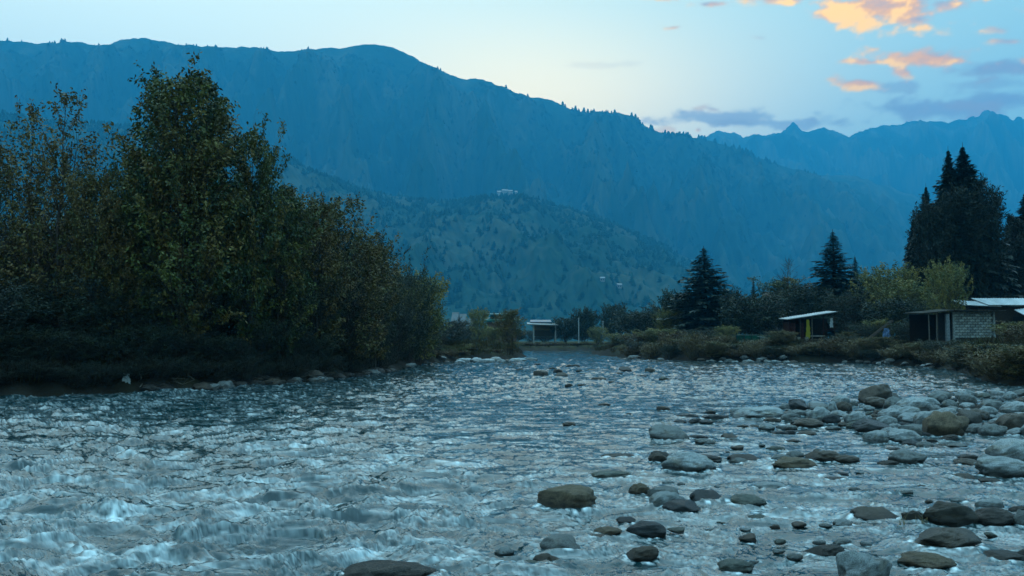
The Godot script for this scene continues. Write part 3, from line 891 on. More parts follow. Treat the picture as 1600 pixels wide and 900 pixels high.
# A spruce: whorls of drooping boughs set with flat needle sprays.
func spruce(h: float, r: float, s: int, boughs: int, col: Color, ragged := 0.25, spray := 1.0) -> Array:
	var g := RandomNumberGenerator.new()
	g.seed = s
	var wood := Soup.new()
	var crown := Soup.new()
	wood.tube([Vector3.ZERO, Vector3(0.05, h * 0.5, 0.03), Vector3(0, h * 1.03, 0)], h * 0.016, 0.01, 7, Color(0.05, 0.04, 0.032))
	for k in boughs:
		var t := 0.06 + 0.94 * pow(float(k) / boughs, 0.85)
		var az := k * 2.39996 + g.randf_range(-0.3, 0.3)
		var length := r * pow(1.0 - t, 1.0) * g.randf_range(1.0 - ragged * 1.6, 1.0 + ragged) + 0.05
		var dir := Vector3(cos(az), lerpf(-0.12, 0.9, t * t * t) + g.randf_range(-0.6, 0.6) * ragged * (1.0 - t), sin(az)).normalized()
		var path := [Vector3(0, h * t, 0)]
		var at: Vector3 = path[0]
		for e in 4:
			at += dir * length * 0.25
			dir = (dir + Vector3.DOWN * 0.07 + ball(g) * 0.08).normalized()
			path.append(at)
		wood.tube(path, 0.012 + 0.01 * (1 - t), 0.004, 3, Color(0.05, 0.04, 0.032))
		var tone := col * g.randf_range(0.7, 1.25)
		var n := int(10 + length * 16)
		for e in n:
			var w := lerpf(0.12, 1.0, (e + g.randf()) / n) * 4.0
			var j := mini(int(w), 3)
			var p: Vector3 = path[j].lerp(path[j + 1], w - j)
			var fwd: Vector3 = (path[j + 1] - path[j]).normalized()
			var side := fwd.cross(Vector3.UP).normalized() * (1.0 if e % 2 == 0 else -1.0)
			var ld := (fwd * 0.7 + side * g.randf_range(0.3, 1.0) + Vector3.DOWN * g.randf_range(0.0, 0.7) + ball(g) * 0.2).normalized()
			var z := spray * g.randf_range(0.22, 0.5) * (0.2 + 0.8 * minf(1.0, length))
			crown.leaf(p, ld, ld.cross(Vector3.UP + ball(g) * 0.4).normalized(), z, z * 0.2, tone * g.randf_range(0.7, 1.3))
	return [wood.mesh(), crown.mesh()]

const DOME := [[0.0, 0.55], [0.2, 0.95], [0.45, 1.0], [0.7, 0.8], [0.9, 0.45], [1.0, 0.12]]
const SPIRE := [[0.0, 0.5], [0.15, 0.9], [0.35, 1.0], [0.6, 0.78], [0.8, 0.48], [1.0, 0.06]]
const EGG := [[0.0, 0.3], [0.2, 0.75], [0.45, 1.0], [0.7, 0.9], [0.88, 0.55], [1.0, 0.1]]
var kits := {}
const ORDER := ["first", "second", "third", "fourth", "fifth", "sixth", "seventh", "eighth", "ninth", "tenth", "eleventh", "twelfth", "thirteenth", "fourteenth", "fifteenth", "sixteenth"]
const widths := {"tall": 3.5, "side": 2.3, "brown": 2.0, "sparse": 2.2, "bush": 2.5, "thicket": 2.4, "gold": 2.4, "round": 3.4, "bare": 1.5, "scrub": 1.35, "spruce": 2.9, "fir": 2.5, "cedar": 3.4, "tussock": 1.15, "cypress": 2.7}

func make_kits() -> void:
	leaf_skin = surface(0.55, 0.35)
	leaf_skin.backlight_enabled = true
	leaf_skin.backlight = Color(0.35, 0.35, 0.2)
	bark_skin = surface(0.95, 0.2)
	var olive := [Color(0.078, 0.084, 0.019), Color(0.049, 0.065, 0.019), Color(0.108, 0.089, 0.022), Color(0.032, 0.051, 0.020), Color(0.121, 0.084, 0.022), Color(0.024, 0.041, 0.018)]
	var rust := [Color(0.117, 0.081, 0.023), Color(0.086, 0.073, 0.023), Color(0.052, 0.058, 0.019), Color(0.104, 0.068, 0.023)]
	var dark := [Color(0.014, 0.026, 0.016), Color(0.02, 0.032, 0.017), Color(0.011, 0.022, 0.018), Color(0.03, 0.034, 0.015)]
	var blue := [Color(0.011, 0.021, 0.018), Color(0.017, 0.027, 0.02), Color(0.024, 0.026, 0.013)]
	var gold := [Color(0.188, 0.149, 0.039), Color(0.110, 0.110, 0.034), Color(0.140, 0.125, 0.039), Color(0.077, 0.091, 0.034)]
	kits.tall = leafy({"h": 12.0, "r": 3.3, "shape": [[0.0, 0.6], [0.2, 1.0], [0.4, 1.0], [0.58, 0.86], [0.75, 0.62], [0.88, 0.42], [1.0, 0.1]], "from": 0.05, "stems": 3, "limbs": 470, "twigs": 9, "leaves": 11, "size": 0.2, "wide": 0.23, "lift": 0.45, "twig": 0.6, "hang": 0.45, "colours": olive, "seed": 3, "bias": 0.85})
	kits.side = leafy({"h": 9.0, "r": 2.2, "shape": EGG, "from": 0.05, "stems": 3, "limbs": 250, "twigs": 9, "leaves": 10, "size": 0.19, "wide": 0.23, "lift": 0.55, "twig": 0.5, "hang": 0.45, "colours": olive, "seed": 8})
	kits.brown = leafy({"h": 8.0, "r": 1.9, "shape": EGG, "from": 0.08, "stems": 2, "limbs": 200, "twigs": 8, "leaves": 10, "size": 0.17, "wide": 0.23, "lift": 0.6, "twig": 0.45, "hang": 0.5, "colours": rust, "seed": 14, "bark": Color(0.05, 0.047, 0.04)})
	kits.sparse = leafy({"h": 11.0, "r": 2.2, "shape": [[0.0, 0.7], [0.25, 1.0], [0.5, 0.9], [0.7, 0.62], [0.85, 0.4], [1.0, 0.08]], "from": 0.05, "stems": 3, "limbs": 190, "twigs": 7, "leaves": 8, "size": 0.17, "wide": 0.24, "lift": 0.7, "twig": 0.45, "hang": 0.6, "colours": rust, "seed": 21, "bias": 1.5})
	kits.bush = leafy({"h": 4.2, "r": 2.3, "shape": DOME, "from": 0.03, "stems": 6, "limbs": 190, "twigs": 8, "leaves": 8, "size": 0.13, "wide": 0.2, "lift": 0.5, "twig": 0.4, "hang": 0.2, "colours": blue, "seed": 31, "bias": 1.0})
	kits.thicket = leafy({"h": 4.6, "r": 2.2, "shape": EGG, "from": 0.05, "stems": 5, "limbs": 170, "twigs": 8, "leaves": 9, "size": 0.15, "wide": 0.24, "lift": 0.5, "twig": 0.45, "hang": 0.35, "colours": dark, "seed": 42})
	kits.gold = leafy({"h": 6.4, "r": 2.3, "shape": EGG, "from": 0.06, "stems": 4, "limbs": 200, "twigs": 8, "leaves": 9, "size": 0.2, "wide": 0.22, "lift": 0.55, "twig": 0.5, "hang": 0.3, "colours": gold, "seed": 55})
	kits.round = leafy({"h": 7.0, "r": 3.2, "shape": DOME, "from": 0.14, "stems": 3, "limbs": 210, "twigs": 9, "leaves": 9, "size": 0.24, "wide": 0.26, "lift": 0.4, "twig": 0.6, "hang": 0.3, "colours": dark, "seed": 61})
	kits.bare = leafy({"h": 8.0, "r": 1.5, "shape": SPIRE, "from": 0.25, "stems": 1, "limbs": 70, "twigs": 7, "leaves": 0, "size": 0.2, "lift": 0.35, "twig": 0.7, "colours": dark, "seed": 82, "bark": Color(0.07, 0.055, 0.045)})
	kits.scrub = leafy({"h": 1.6, "r": 1.3, "shape": DOME, "from": 0.03, "stems": 6, "limbs": 110, "twigs": 7, "leaves": 7, "size": 0.17, "wide": 0.16, "lift": 0.6, "twig": 0.3, "hang": -0.2, "colours": [Color(0.085, 0.056, 0.02), Color(0.04, 0.034, 0.014), Color(0.12, 0.072, 0.03), Color(0.065, 0.038, 0.018)], "seed": 93, "bark": Color(0.08, 0.06, 0.045)})
	kits.tussock = leafy({"h": 1.2, "r": 1.0, "shape": DOME, "from": 0.0, "stems": 5, "limbs": 90, "twigs": 4, "leaves": 5, "size": 0.42, "wide": 0.045, "lift": 0.8, "twig": 0.25, "hang": -0.8, "colours": [Color(0.12, 0.086, 0.042), Color(0.08, 0.056, 0.027), Color(0.055, 0.044, 0.02), Color(0.15, 0.112, 0.062)], "seed": 97, "bark": Color(0.1, 0.08, 0.05)})
	kits.spruce = spruce(11.0, 2.7, 5, 380, Color(0.02, 0.034, 0.026), 0.4)
	kits.cypress = leafy({"h": 15.0, "r": 2.6, "shape": [[0.0, 0.85], [0.15, 1.0], [0.4, 0.95], [0.6, 0.8], [0.78, 0.5], [0.9, 0.25], [1.0, 0.04]], "from": 0.04, "stems": 4, "limbs": 420, "twigs": 9, "leaves": 8, "size": 0.3, "wide": 0.14, "lift": 0.75, "twig": 0.6, "hang": -0.4, "curl": 0.3, "colours": [Color(0.008, 0.015, 0.011), Color(0.012, 0.02, 0.013), Color(0.014, 0.018, 0.011)], "seed": 73})
	kits.cedar = spruce(15.0, 3.4, 19, 780, Color(0.011, 0.02, 0.014), 0.45, 1.35)
	kits.fir = spruce(12.0, 2.3, 9, 400, Color(0.014, 0.026, 0.02), 0.35)

func plant(kit: String, called: String, px: float, top_py: float, half_px: float, depth: float, label: String, category: String, group := "", turn := 0.0) -> Node3D:
	var x := (px - 800.0) / FOCAL * depth
	var base := ground_at(x, -depth)
	var o := thing(called, Vector3(x, maxf(base, -0.1) - 0.08, -depth), turn)
	var k: Array = kits[kit]
	var box: AABB = k[0].get_aabb()
	if k[1]: box = box.merge(k[1].get_aabb())
	var sy: float = (spot(px, top_py, depth).y - o.position.y) / box.end.y
	var sx: float = half_px * depth / FOCAL / widths[kit]
	o.scale = Vector3(sx, sy, sx)
	put("trunk" if category == "tree" else "stems", k[0], bark_skin, o)
	if k[1]: put("crown" if category == "tree" else "foliage", k[1], leaf_skin, o)
	tag(o, label, category, group)
	return o

func make_plants() -> void:
	make_kits()
	var L := "trees on the left bank"
	plant("tall", "broadleaf_tree", 292, 96, 128, 34, "tallest olive-green broadleaf tree on the left bank, its top the highest leaves in view", "tree", L, 0.4)
	plant("side", "broadleaf_tree", 388, 186, 58, 35.5, "leafy green tree forming the right shoulder of the tallest left tree", "tree", L, 2.0)
	plant("side", "broadleaf_tree", 212, 214, 46, 33, "green tree leaning out left of the tallest tree's crown", "tree", L, 4.1)
	plant("brown", "broadleaf_tree", 300, 202, 58, 33.2, "brown-leaved tree with a pale thin trunk in front of the tallest tree", "tree", L, 1.0)
	plant("sparse", "broadleaf_tree", 86, 128, 82, 32, "tall thin-topped tree with sparse rusty leaves near the left edge", "tree", L, 0.2)
	plant("sparse", "broadleaf_tree", 40, 148, 66, 33, "second sparse rusty tree with bare tip twigs, left of the thin-topped one", "tree", L, 2.7)
	plant("sparse", "broadleaf_tree", -20, 196, 80, 32, "sparse rusty tree cut by the left edge of the picture", "tree", L, 4.4)
	plant("brown", "broadleaf_tree", 136, 246, 48, 31.8, "brown tree with side sprays between the thin-topped and tallest trees", "tree", L, 3.0)
	plant("brown", "broadleaf_tree", 176, 296, 46, 32.0, "short olive-brown tree with a leafy knob on top, left of the tallest tree", "tree", L, 5.0)
	plant("side", "broadleaf_tree", 440, 276, 62, 37, "dark green tree right below the tallest tree's right shoulder", "tree", L, 0.9)
	plant("brown", "broadleaf_tree", 500, 290, 58, 40, "brown-green tree with loose twigs at its top, right of the dark green one", "tree", L, 2.2)
	plant("sparse", "broadleaf_tree", 548, 298, 66, 43, "see-through tree with loose upright twigs against the dark foothill", "tree", L, 1.4)
	plant("brown", "broadleaf_tree", 586, 362, 44, 46, "small brown tree at the right end of the taller left trees", "tree", L, 0.3)
	plant("gold", "broadleaf_tree", 655, 416, 46, 62, "rounded yellow-green tree at the right end of the left wood", "tree", L, 0.5)
	plant("gold", "broadleaf_tree", 622, 428, 40, 58, "yellow-green tree behind and left of the rounded yellow-green tree", "tree", L, 2.5)
	plant("side", "broadleaf_tree", 330, 330, 70, 42, "green tree half hidden behind the tallest tree", "tree", L, 5.2)
	plant("side", "broadleaf_tree", 110, 330, 90, 40, "green tree half hidden behind the thin-topped trees", "tree", L, 1.7)
	plant("thicket", "riverside_bush", 700, 494, 42, 80, "low dark rounded bush at the right foot of the left wood", "bush", L, 0.0)
	plant("thicket", "riverside_bush", 672, 506, 30, 72, "dark bush between the yellow-green tree and the low rounded bush", "bush", L, 1.3)
	var row := [[-70, 400, 95], [-10, 440, 80], [48, 390, 76], [100, 450, 72], [150, 396, 70], [205, 440, 68], [262, 400, 66], [318, 440, 66], [372, 396, 64], [424, 430, 62], [470, 392, 58], [516, 430, 52], [552, 410, 48], [586, 444, 42], [618, 462, 36], [640, 496, 28]]
	for k in row.size():
		var r: Array = row[k]
		var w := left_water(r[0])
		plant(["bush", "thicket"][k % 2], "riverside_bush", r[0], r[1], r[2] * 1.15, w + 2.6 + (k % 3) * 0.7, "dark front bush in the undergrowth along the left bank, %s from the left edge" % ORDER[k], "bush", "bushes along the left bank", k * 1.3)
	for k in row.size():
		var r: Array = row[k]
		var w := left_water(r[0])
		plant(["thicket", "bush"][k % 2], "riverside_bush", r[0] + 20, r[1] - 62, r[2] * 1.2, w + 7.5 + (k % 2), "dark bush in the back of the left wood, %s from the left edge" % ORDER[k], "bush", "bushes in the back of the left wood", k * 2.1 + 1.0)
	for k in 16:
		var px := -50.0 + k * 43.0
		var w := left_water(px)
		plant("bush", "waterside_shrub", px, 562.0 + 9.0 * sin(k * 2.4) - px * 0.035, 46 * 30.0 / w, w + 0.45, "low twiggy shrub over the left waterline, %s from the left edge" % ORDER[k], "shrub", "low shrubs at the left waterline", k * 1.9)
	for k in 15:
		var px := -30.0 + k * 44.0
		var w := left_water(px)
		plant(["thicket", "bush"][k % 2], "riverside_bush", px, 508.0 + 14.0 * sin(k * 1.7) - px * 0.01, 50 * 30.0 / w, w + 1.5, "waist-high dark bush before the trunks of the left wood, %s from the left edge" % ORDER[k], "bush", "low front bushes of the left wood", k * 2.7)
	var mounds := [[1000, 516, 30, 96], [1028, 511, 32, 94], [1058, 513, 30, 90], [1122, 518, 22, 84], [1166, 522, 18, 82], [1345, 500, 28, 73], [1372, 496, 26, 74], [1432, 494, 26, 69]]
	for k in mounds.size():
		var r: Array = mounds[k]
		plant(["scrub", "gold", "scrub", "gold", "scrub", "thicket", "gold", "thicket"][k], "bank_bush", r[0], r[1], r[2], r[3], ["brown rounded bush right of the pale gravel chute", "olive rounded bush on the mound right of the gravel chute", "brown rounded bush on the mound left of the waterline bush", "olive bush between the waterline bush and the yellow-leaved one", "brown bush before the green fence", "dark bush right of the garden posts", "olive bush behind the leaning board", "dark bush left of the block-walled shed's porch"][k], "bush", "rounded bushes on the right bank", k * 1.9)
	# the islet and far bank in the middle
	var M := "trees in the middle distance"
	plant("gold", "young_tree", 748, 477, 17, 122, "slim yellowing tree left of the green-roofed building", "tree", M, 0.4)
	plant("brown", "young_tree", 800, 478, 23, 88, "brown bushy tree at the tip of the left spit in front of the green roof", "tree", M, 1.1)
	plant("gold", "young_tree", 770, 508, 17, 112, "low yellowish bush left of the brown bushy tree", "bush", M, 2.0)
	plant("thicket", "far_bush", 730, 505, 22, 130, "dark bush behind the left spit, below the small white houses", "bush", M, 0.7)
	plant("thicket", "far_bush", 850, 514, 26, 186, "dark green bush under the open pavilion roof", "bush", M, 2.9)
	plant("round", "far_tree", 884, 492, 24, 176, "olive tree right of the pavilion", "tree", M, 0.3)
	plant("round", "far_tree", 915, 476, 22, 172, "brownish round-crowned tree behind the pale poles", "tree", M, 1.9)
	plant("round", "far_tree", 958, 469, 24, 172, "dark round-crowned tree standing clear right of the brownish one", "tree", M, 3.3)
	plant("gold", "far_tree", 934, 508, 14, 164, "small olive bush between the two pale poles", "bush", M, 0.8)
	plant("thicket", "far_bush", 1010, 484, 34, 172, "broad dark bush right of the third pale pole", "bush", M, 4.0)
	plant("bare", "far_tree", 1004, 478, 12, 171, "thin bare sapling rising from the broad dark bush", "tree", M, 0.0)
	plant("gold", "bank_bush", 966, 519, 24, 108, "yellow-olive bush at the water's edge left of the pale gravel", "bush", M, 3.0)
	for k in 9:
		plant("scrub", "bank_shrub", 822.0 + k * 13.0, 535 + (k % 3), 11, 162, "low brown shrub on the far shore under the pavilion and trees, %s from the left" % ORDER[k], "shrub", "low shrubs on the far shore", k * 1.7)
	for k in 7:
		plant("scrub", "bank_shrub", 668.0 + k * 17.0, 544 + (k % 2) * 3, 15, left_water(660.0 + k * 17.0) + 3.0, "low reddish-brown shrub on the left spit, %s from the left" % ORDER[k], "shrub", "low shrubs on the left spit", k * 2.3)
	# the right bank
	var R := "trees on the right bank"
	plant("spruce", "spruce_tree", 1101, 384, 84, 100, "dark pointed spruce standing above the right bank's bend", "tree", R, 0.0)
	plant("round", "broadleaf_tree", 1062, 446, 32, 104, "dark round tree left of the pointed spruce", "tree", R, 0.6)
	plant("round", "broadleaf_tree", 1134, 444, 30, 104, "dark round tree right of the pointed spruce", "tree", R, 2.6)
	plant("gold", "broadleaf_tree", 1045, 478, 20, 102, "small olive tree at the left foot of the spruce group", "tree", R, 1.2)
	plant("round", "broadleaf_tree", 1172, 452, 54, 92, "broad olive-green tree between the spruce and the first shed", "tree", R, 3.7)
	plant("fir", "fir_tree", 1178, 434, 18, 118, "small dark fir tip behind the broad olive-green tree", "tree", R, 0.3)
	plant("bare", "bare_tree", 1232, 398, 26, 100, "bare brown tree with thin twigs left of the tall firs", "tree", R, 0.0)
	plant("fir", "fir_tree", 1304, 358, 76, 98, "tall dark fir behind the first shed", "tree", R, 1.0)
	plant("fir", "fir_tree", 1338, 398, 36, 102, "smaller dark fir touching the tall fir's right side", "tree", R, 2.0)
	plant("round", "broadleaf_tree", 1262, 440, 40, 96, "dark green tree left of the tall fir, behind the shed", "tree", R, 5.1)
	plant("thicket", "broadleaf_tree", 1326, 446, 44, 86, "bushy green tree just right of the first shed", "tree", R, 0.9)
	plant("gold", "broadleaf_tree", 1388, 404, 44, 84, "yellow-green tree with a leafy knob on top, centre of the right bank", "tree", R, 0.1)
	plant("gold", "broadleaf_tree", 1420, 430, 42, 80, "yellow-green tree right of the knobbed one", "tree", R, 2.2)
	plant("round", "broadleaf_tree", 1400, 460, 52, 76, "dark leafy tree in front of the yellow-green pair", "tree", R, 4.2)
	plant("cedar", "cedar_tree", 1513, 222, 84, 86, "tallest blackish conifer on the right bank", "tree", R, 0.3)
	plant("cedar", "cedar_tree", 1490, 228, 62, 88, "second blackish conifer tip just left of the tallest", "tree", R, 2.3)
	plant("cedar", "cedar_tree", 1453, 286, 46, 87, "lower blackish conifer on the left of the tall pair", "tree", R, 4.0)
	plant("cedar", "cedar_tree", 1430, 342, 32, 90, "small blackish conifer at the left foot of the conifer group", "tree", R, 1.5)
	plant("cedar", "cedar_tree", 1610, 296, 72, 92, "blackish conifer cut by the right edge of the picture", "tree", R, 5.0)
	plant("cypress", "conifer_tree", 1528, 268, 44, 84, "rounded blackish conifer filling the right side of the tall conifer group", "tree", R, 2.1)
	plant("cypress", "conifer_tree", 1472, 296, 42, 85, "rounded blackish conifer between the tall tips and the lower left one", "tree", R, 0.7)
	plant("cypress", "conifer_tree", 1600, 330, 40, 90, "rounded blackish conifer behind the one cut by the right edge", "tree", R, 3.7)
	plant("gold", "broadleaf_tree", 1480, 398, 30, 70, "brownish-green tree in front of the blackish conifer trunks", "tree", R, 3.2)
	plant("round", "broadleaf_tree", 1560, 410, 44, 100, "hazy dark tree in the gap right of the tallest conifer", "tree", R, 1.0)
	plant("thicket", "broadleaf_tree", 1455, 462, 30, 72, "dark bush behind the block-walled shed's left end", "bush", R, 3.0)
	plant("thicket", "bank_bush", 1098, 512, 32, 80, "dark green bush at the waterline below the spruce", "bush", R, 0.4)
	plant("thicket", "bank_bush", 1074, 524, 20, 82, "dark green bush left beside the waterline bush below the spruce", "bush", R, 1.9)
	plant("gold", "bank_bush", 1136, 506, 17, 80, "yellow-leaved bush left of the green fence", "bush", R, 0.8)
	plant("thicket", "bank_bush", 1540, 532, 56, 40.5, "dark bush overhanging the water at the right end of the bank", "bush", R, 2.4)
	plant("bush", "bank_bush", 1590, 540, 50, 37, "dark bush at the right edge above the boulders", "bush", R, 1.1)
	plant("gold", "bank_bush", 1592, 500, 36, 56, "olive bush right of the block wall", "bush", R, 4.4)
	plant("scrub", "bank_bush", 1604, 500, 40, 50, "brown scrub at the right edge under the white roof", "bush", R, 0.6)
	plant("thicket", "bank_bush", 1415, 498, 26, 66, "dark bush between the leaning board and the block-walled shed", "bush", R, 0.2)
	var scrubs := []
	for k in 60:
		var px := 985.0 + k * 10.6
		var w := right_water(px)
		var back := 0.5 + (k % 3) * 1.9
		var top := 538.0 - 28.0 * pow(rng.randf(), 1.8) + (13.0 if px > 1140 and px < 1215 else 0.0) + (6.0 if px > 1350 else 0.0)
		if px > 1480: top = 540.0 + 6.0 * sin(k * 1.3)
		var sh := plant(["scrub", "tussock", "thicket", "tussock", "brown"][(k * 7) % 5], "bank_shrub", px, top, (19.0 + 7.0 * sin(k * 2.1)) * 80.0 / w, w + back, "knee-high brown and olive scrub along the top of the right bank", "shrub", "scrub along the right bank", k * 1.37)
		scrubs.append([sh, ["brown scrub", "straw-coloured grass clump", "dark green scrub", "straw-coloured grass clump", "rust-brown leafy shrub"][(k * 7) % 5] + [" at the waterline", " on the slope", " on the bank top"][k % 3], px])
	name_row(scrubs)
	for k in 15:
		var px := 1000.0 + k * 46.0
		plant(["round", "thicket", "side"][k % 3], "background_tree", px, 484.0 - 18.0 * absf(sin(k * 2.2)) - (38.0 if px > 1220 else 4.0), 44, 122.0 - (k % 4) * 5.0, "dark background tree behind the right bank, %s from the left" % ORDER[k], "tree", "background trees behind the right bank", k * 1.1)
	for k in 12:
		var px := 640.0 + k * 27.0
		plant(["round", "thicket"][k % 2], "background_tree", px, 516.0 - 5.0 * absf(sin(k * 2.6)), 22, 205.0 + (k % 3) * 9.0, "hazy background tree on the valley floor far behind, %s from the left" % ORDER[k], "tree", "background trees on the valley floor", k * 0.9)
	grass()

func left_water(px: float) -> float:
	return -flat(px, along([[-200, 633], [0, 621], [100, 617], [200, 613], [330, 607], [420, 601], [500, 596], [560, 588], [610, 581], [640, 574], [655, 569], [720, 564], [790, 562.5]], px)).z

func right_water(px: float) -> float:
	return -flat(px, along([[922, 552], [985, 560], [1060, 563.5], [1110, 565.5], [1200, 566], [1330, 568], [1440, 574], [1500, 581], [1522, 591], [1560, 600], [1600, 604]], px)).z

func grass() -> void:                                           # dry grass over both banks: nobody could count it
	var tuft := Soup.new()
	for i in 16:
		var a := rng.randf() * TAU
		var p := Vector3(cos(a), 0, sin(a)) * rng.randf_range(0.0, 0.18)
		var d := Vector3(cos(a) * 0.45, 1.0, sin(a) * 0.45) + ball(rng) * 0.25
		tuft.leaf(p, d.normalized(), d.cross(ball(rng)).normalized(), rng.randf_range(0.3, 0.75), 0.02, Color(1, 1, 1) * rng.randf_range(0.6, 1.3))
	var mesh := tuft.mesh()
	var spots := []
	var g := RandomNumberGenerator.new()
	g.seed = 99
	while spots.size() < 9000:
		var px := g.randf_range(-150, 1800)
		var d := 24.0 * pow(170.0 / 24.0, g.randf())
		var x := (px - 800.0) / FOCAL * d
		var s := from_shore(x, -d)
		if s < 0.25 or s > 16.0: continue
		var y := ground_at(x, -d)
		if y < 0.28: continue
		spots.append(Transform3D(Basis(Vector3.UP, g.randf() * TAU).scaled(Vector3.ONE * g.randf_range(0.6, 1.35)), Vector3(x, y - 0.04, -d)))
	var mm := MultiMesh.new()
	mm.transform_format = MultiMesh.TRANSFORM_3D
	mm.use_colors = true
	mm.mesh = mesh
	mm.instance_count = spots.size()
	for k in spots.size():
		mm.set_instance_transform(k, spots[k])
		var shade := 0.4 if spots[k].origin.x < -3.0 and spots[k].origin.z > -75.0 else 0.85  # left-bank grass darkened: shade under the trees put into its colour
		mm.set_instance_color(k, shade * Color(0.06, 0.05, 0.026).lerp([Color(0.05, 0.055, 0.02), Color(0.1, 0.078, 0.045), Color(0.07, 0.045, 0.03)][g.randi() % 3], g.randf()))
	var o := MultiMeshInstance3D.new()
	o.name = "grass"
	o.multimesh = mm
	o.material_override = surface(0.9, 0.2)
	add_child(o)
	tag(o, "dry brown and olive grass over both river banks", "grass", "", "stuff")

func forest() -> void:                                          # the woods on the mountainsides
	var cone := Soup.new()
	for t in 3:
		var y0 := 0.1 + 0.28 * t
		var r := 0.32 - 0.08 * t
		var k := cone.v.size()
		for i in 6:
			var a := TAU * i / 6
			cone.v.append(Vector3(cos(a) * r * (1.0 + 0.25 * (i % 2)), y0, sin(a) * r * (1.0 + 0.25 * (i % 2))))
			cone.n.append(Vector3(cos(a), 0.4, sin(a)).normalized())
			cone.c.append(Color.WHITE)
		cone.v.append(Vector3(0, y0 + 0.42, 0))
		cone.n.append(Vector3.UP)
		cone.c.append(Color.WHITE)
		for i in 6:
			cone.ix.append(k + i); cone.ix.append(k + (i + 1) % 6); cone.ix.append(k + 6)
	var mesh := cone.mesh()
	var g := RandomNumberGenerator.new()
	g.seed = 123
	var all := []
	for w in [["foothill", 600, 120, 18000, 12.0, 150, 480], ["mountain_ridge", 700, 150, 18000, 15.0, 210, 600]]:
		var v: PackedVector3Array = slopes[w[0]]
		var n := 0
		while n < w[3]:
			var i := g.randi_range(w[5], w[6] - 2)
			var j := int(w[2] * 0.893 * pow(g.randf(), 0.6))
			if n % 4 == 0: j = int(w[2] * 0.893)
			j = clampi(j, 1, w[2] - 2)
			var k: int = j * w[1] + i
			var a := g.randf()
			var b := g.randf()
			if n % 4 == 0: b *= 0.25
			var p := v[k].lerp(v[k + 1], a).lerp(v[k + w[1]].lerp(v[k + w[1] + 1], a), b)
			n += 1
			if w[0] == "mountain_ridge" and j > 118 and n % 4 != 0: continue
			if n_m.get_noise_2d(p.x / 120.0, p.z / 200.0) < -0.12 and g.randf() < 0.85: continue
			if w[0] == "mountain_ridge" and n % 4 == 0 and (p.x / -p.z < 0.06 or p.x / -p.z > 0.34) and g.randf() < 0.97: continue
			var s: float = w[4] * g.randf_range(0.45, 1.2)
			if w[0] == "mountain_ridge" and n % 4 == 0 and p.x / -p.z > 0.06 and p.x / -p.z < 0.32: s *= 1.6
			all.append([Transform3D(Basis().scaled(Vector3(s * 1.3, s, s * 1.3)), p - Vector3(0, 1.5, 0)), Color(0.012, 0.03, 0.02) * g.randf_range(0.5, 1.6)])
	var mm := MultiMesh.new()
	mm.transform_format = MultiMesh.TRANSFORM_3D
	mm.use_colors = true
	mm.mesh = mesh
	mm.instance_count = all.size()
	for k in all.size():
		mm.set_instance_transform(k, all[k][0])
		mm.set_instance_color(k, all[k][1])
	var o := MultiMeshInstance3D.new()
	o.name = "forest"
	o.multimesh = mm
	o.material_override = surface(1.0, 0.1)
	add_child(o)
	tag(o, "dark conifer forest covering the mountainsides and ridge lines", "forest", "", "stuff")

# ---------------------------------------------------------------- sheds, fences, far houses
var tin: StandardMaterial3D
var rough_wood: StandardMaterial3D
var plaster: StandardMaterial3D

func bit(called: String, parent: Node, at: Vector3, size: Vector3, col: Color, m: Material, turn := Vector3.ZERO) -> MeshInstance3D:
	var s := Soup.new()
	s.box(Vector3.ZERO, size, col)
	var o := put(called, s.mesh(), m, parent)
	o.position = at
	o.rotation = turn
	return o

func pole(called: String, parent: Node, a: Vector3, b: Vector3, r: float, col: Color, m: Material = null) -> MeshInstance3D:
	var s := Soup.new()
	var k := rng.randf_range(-0.4, 0.4) * r
	s.tube([a, a.lerp(b, 0.5) + Vector3(k, 0, k), b], r, r * 0.85, 7, col)
	return put(called, s.mesh(), m if m else rough_wood, parent)

func tin_sheet(called: String, parent: Node, at: Vector3, wide: float, deep: float, turn: Vector3, col: Color, m: Material, thick := 0.05) -> MeshInstance3D:   # corrugated sheet roof
	var v := PackedVector3Array()
	var c := PackedColorArray()
	var nx := int(wide / 0.06)
	var nz := 6
	for j in nz:
		for i in nx:
			var x := (float(i) / (nx - 1) - 0.5) * wide
			v.append(Vector3(x, 0.018 * cos(x * TAU / 0.24) + thick * 0.5 + 0.006 * sin(x * 3.1 + j), (0.5 - float(j) / (nz - 1)) * deep))
			var seam := 0.8 if fposmod(x, 0.9) < 0.05 else 1.0
			c.append(col * (seam * (0.9 + 0.16 * sin(x * 5.3 + 1.3 * j) * sin(j * 2.1 + x))))
	var o := put(called, made(v, grid_normals(v, nx, nz), c, grid_index(nx, nz)), m, parent)
	o.position = at
	o.rotation = turn
	var s := Soup.new()
	for e in [-1, 1]:
		s.box(Vector3(0, 0, e * (deep * 0.5 - 0.03)), Vector3(wide, thick, 0.05), col * 0.5)
		s.box(Vector3(e * (wide * 0.5 - 0.03), 0, 0), Vector3(0.05, thick, deep - 0.13), col * 0.5)
	put("roof_edge", s.mesh(), rough_wood, o)
	return o

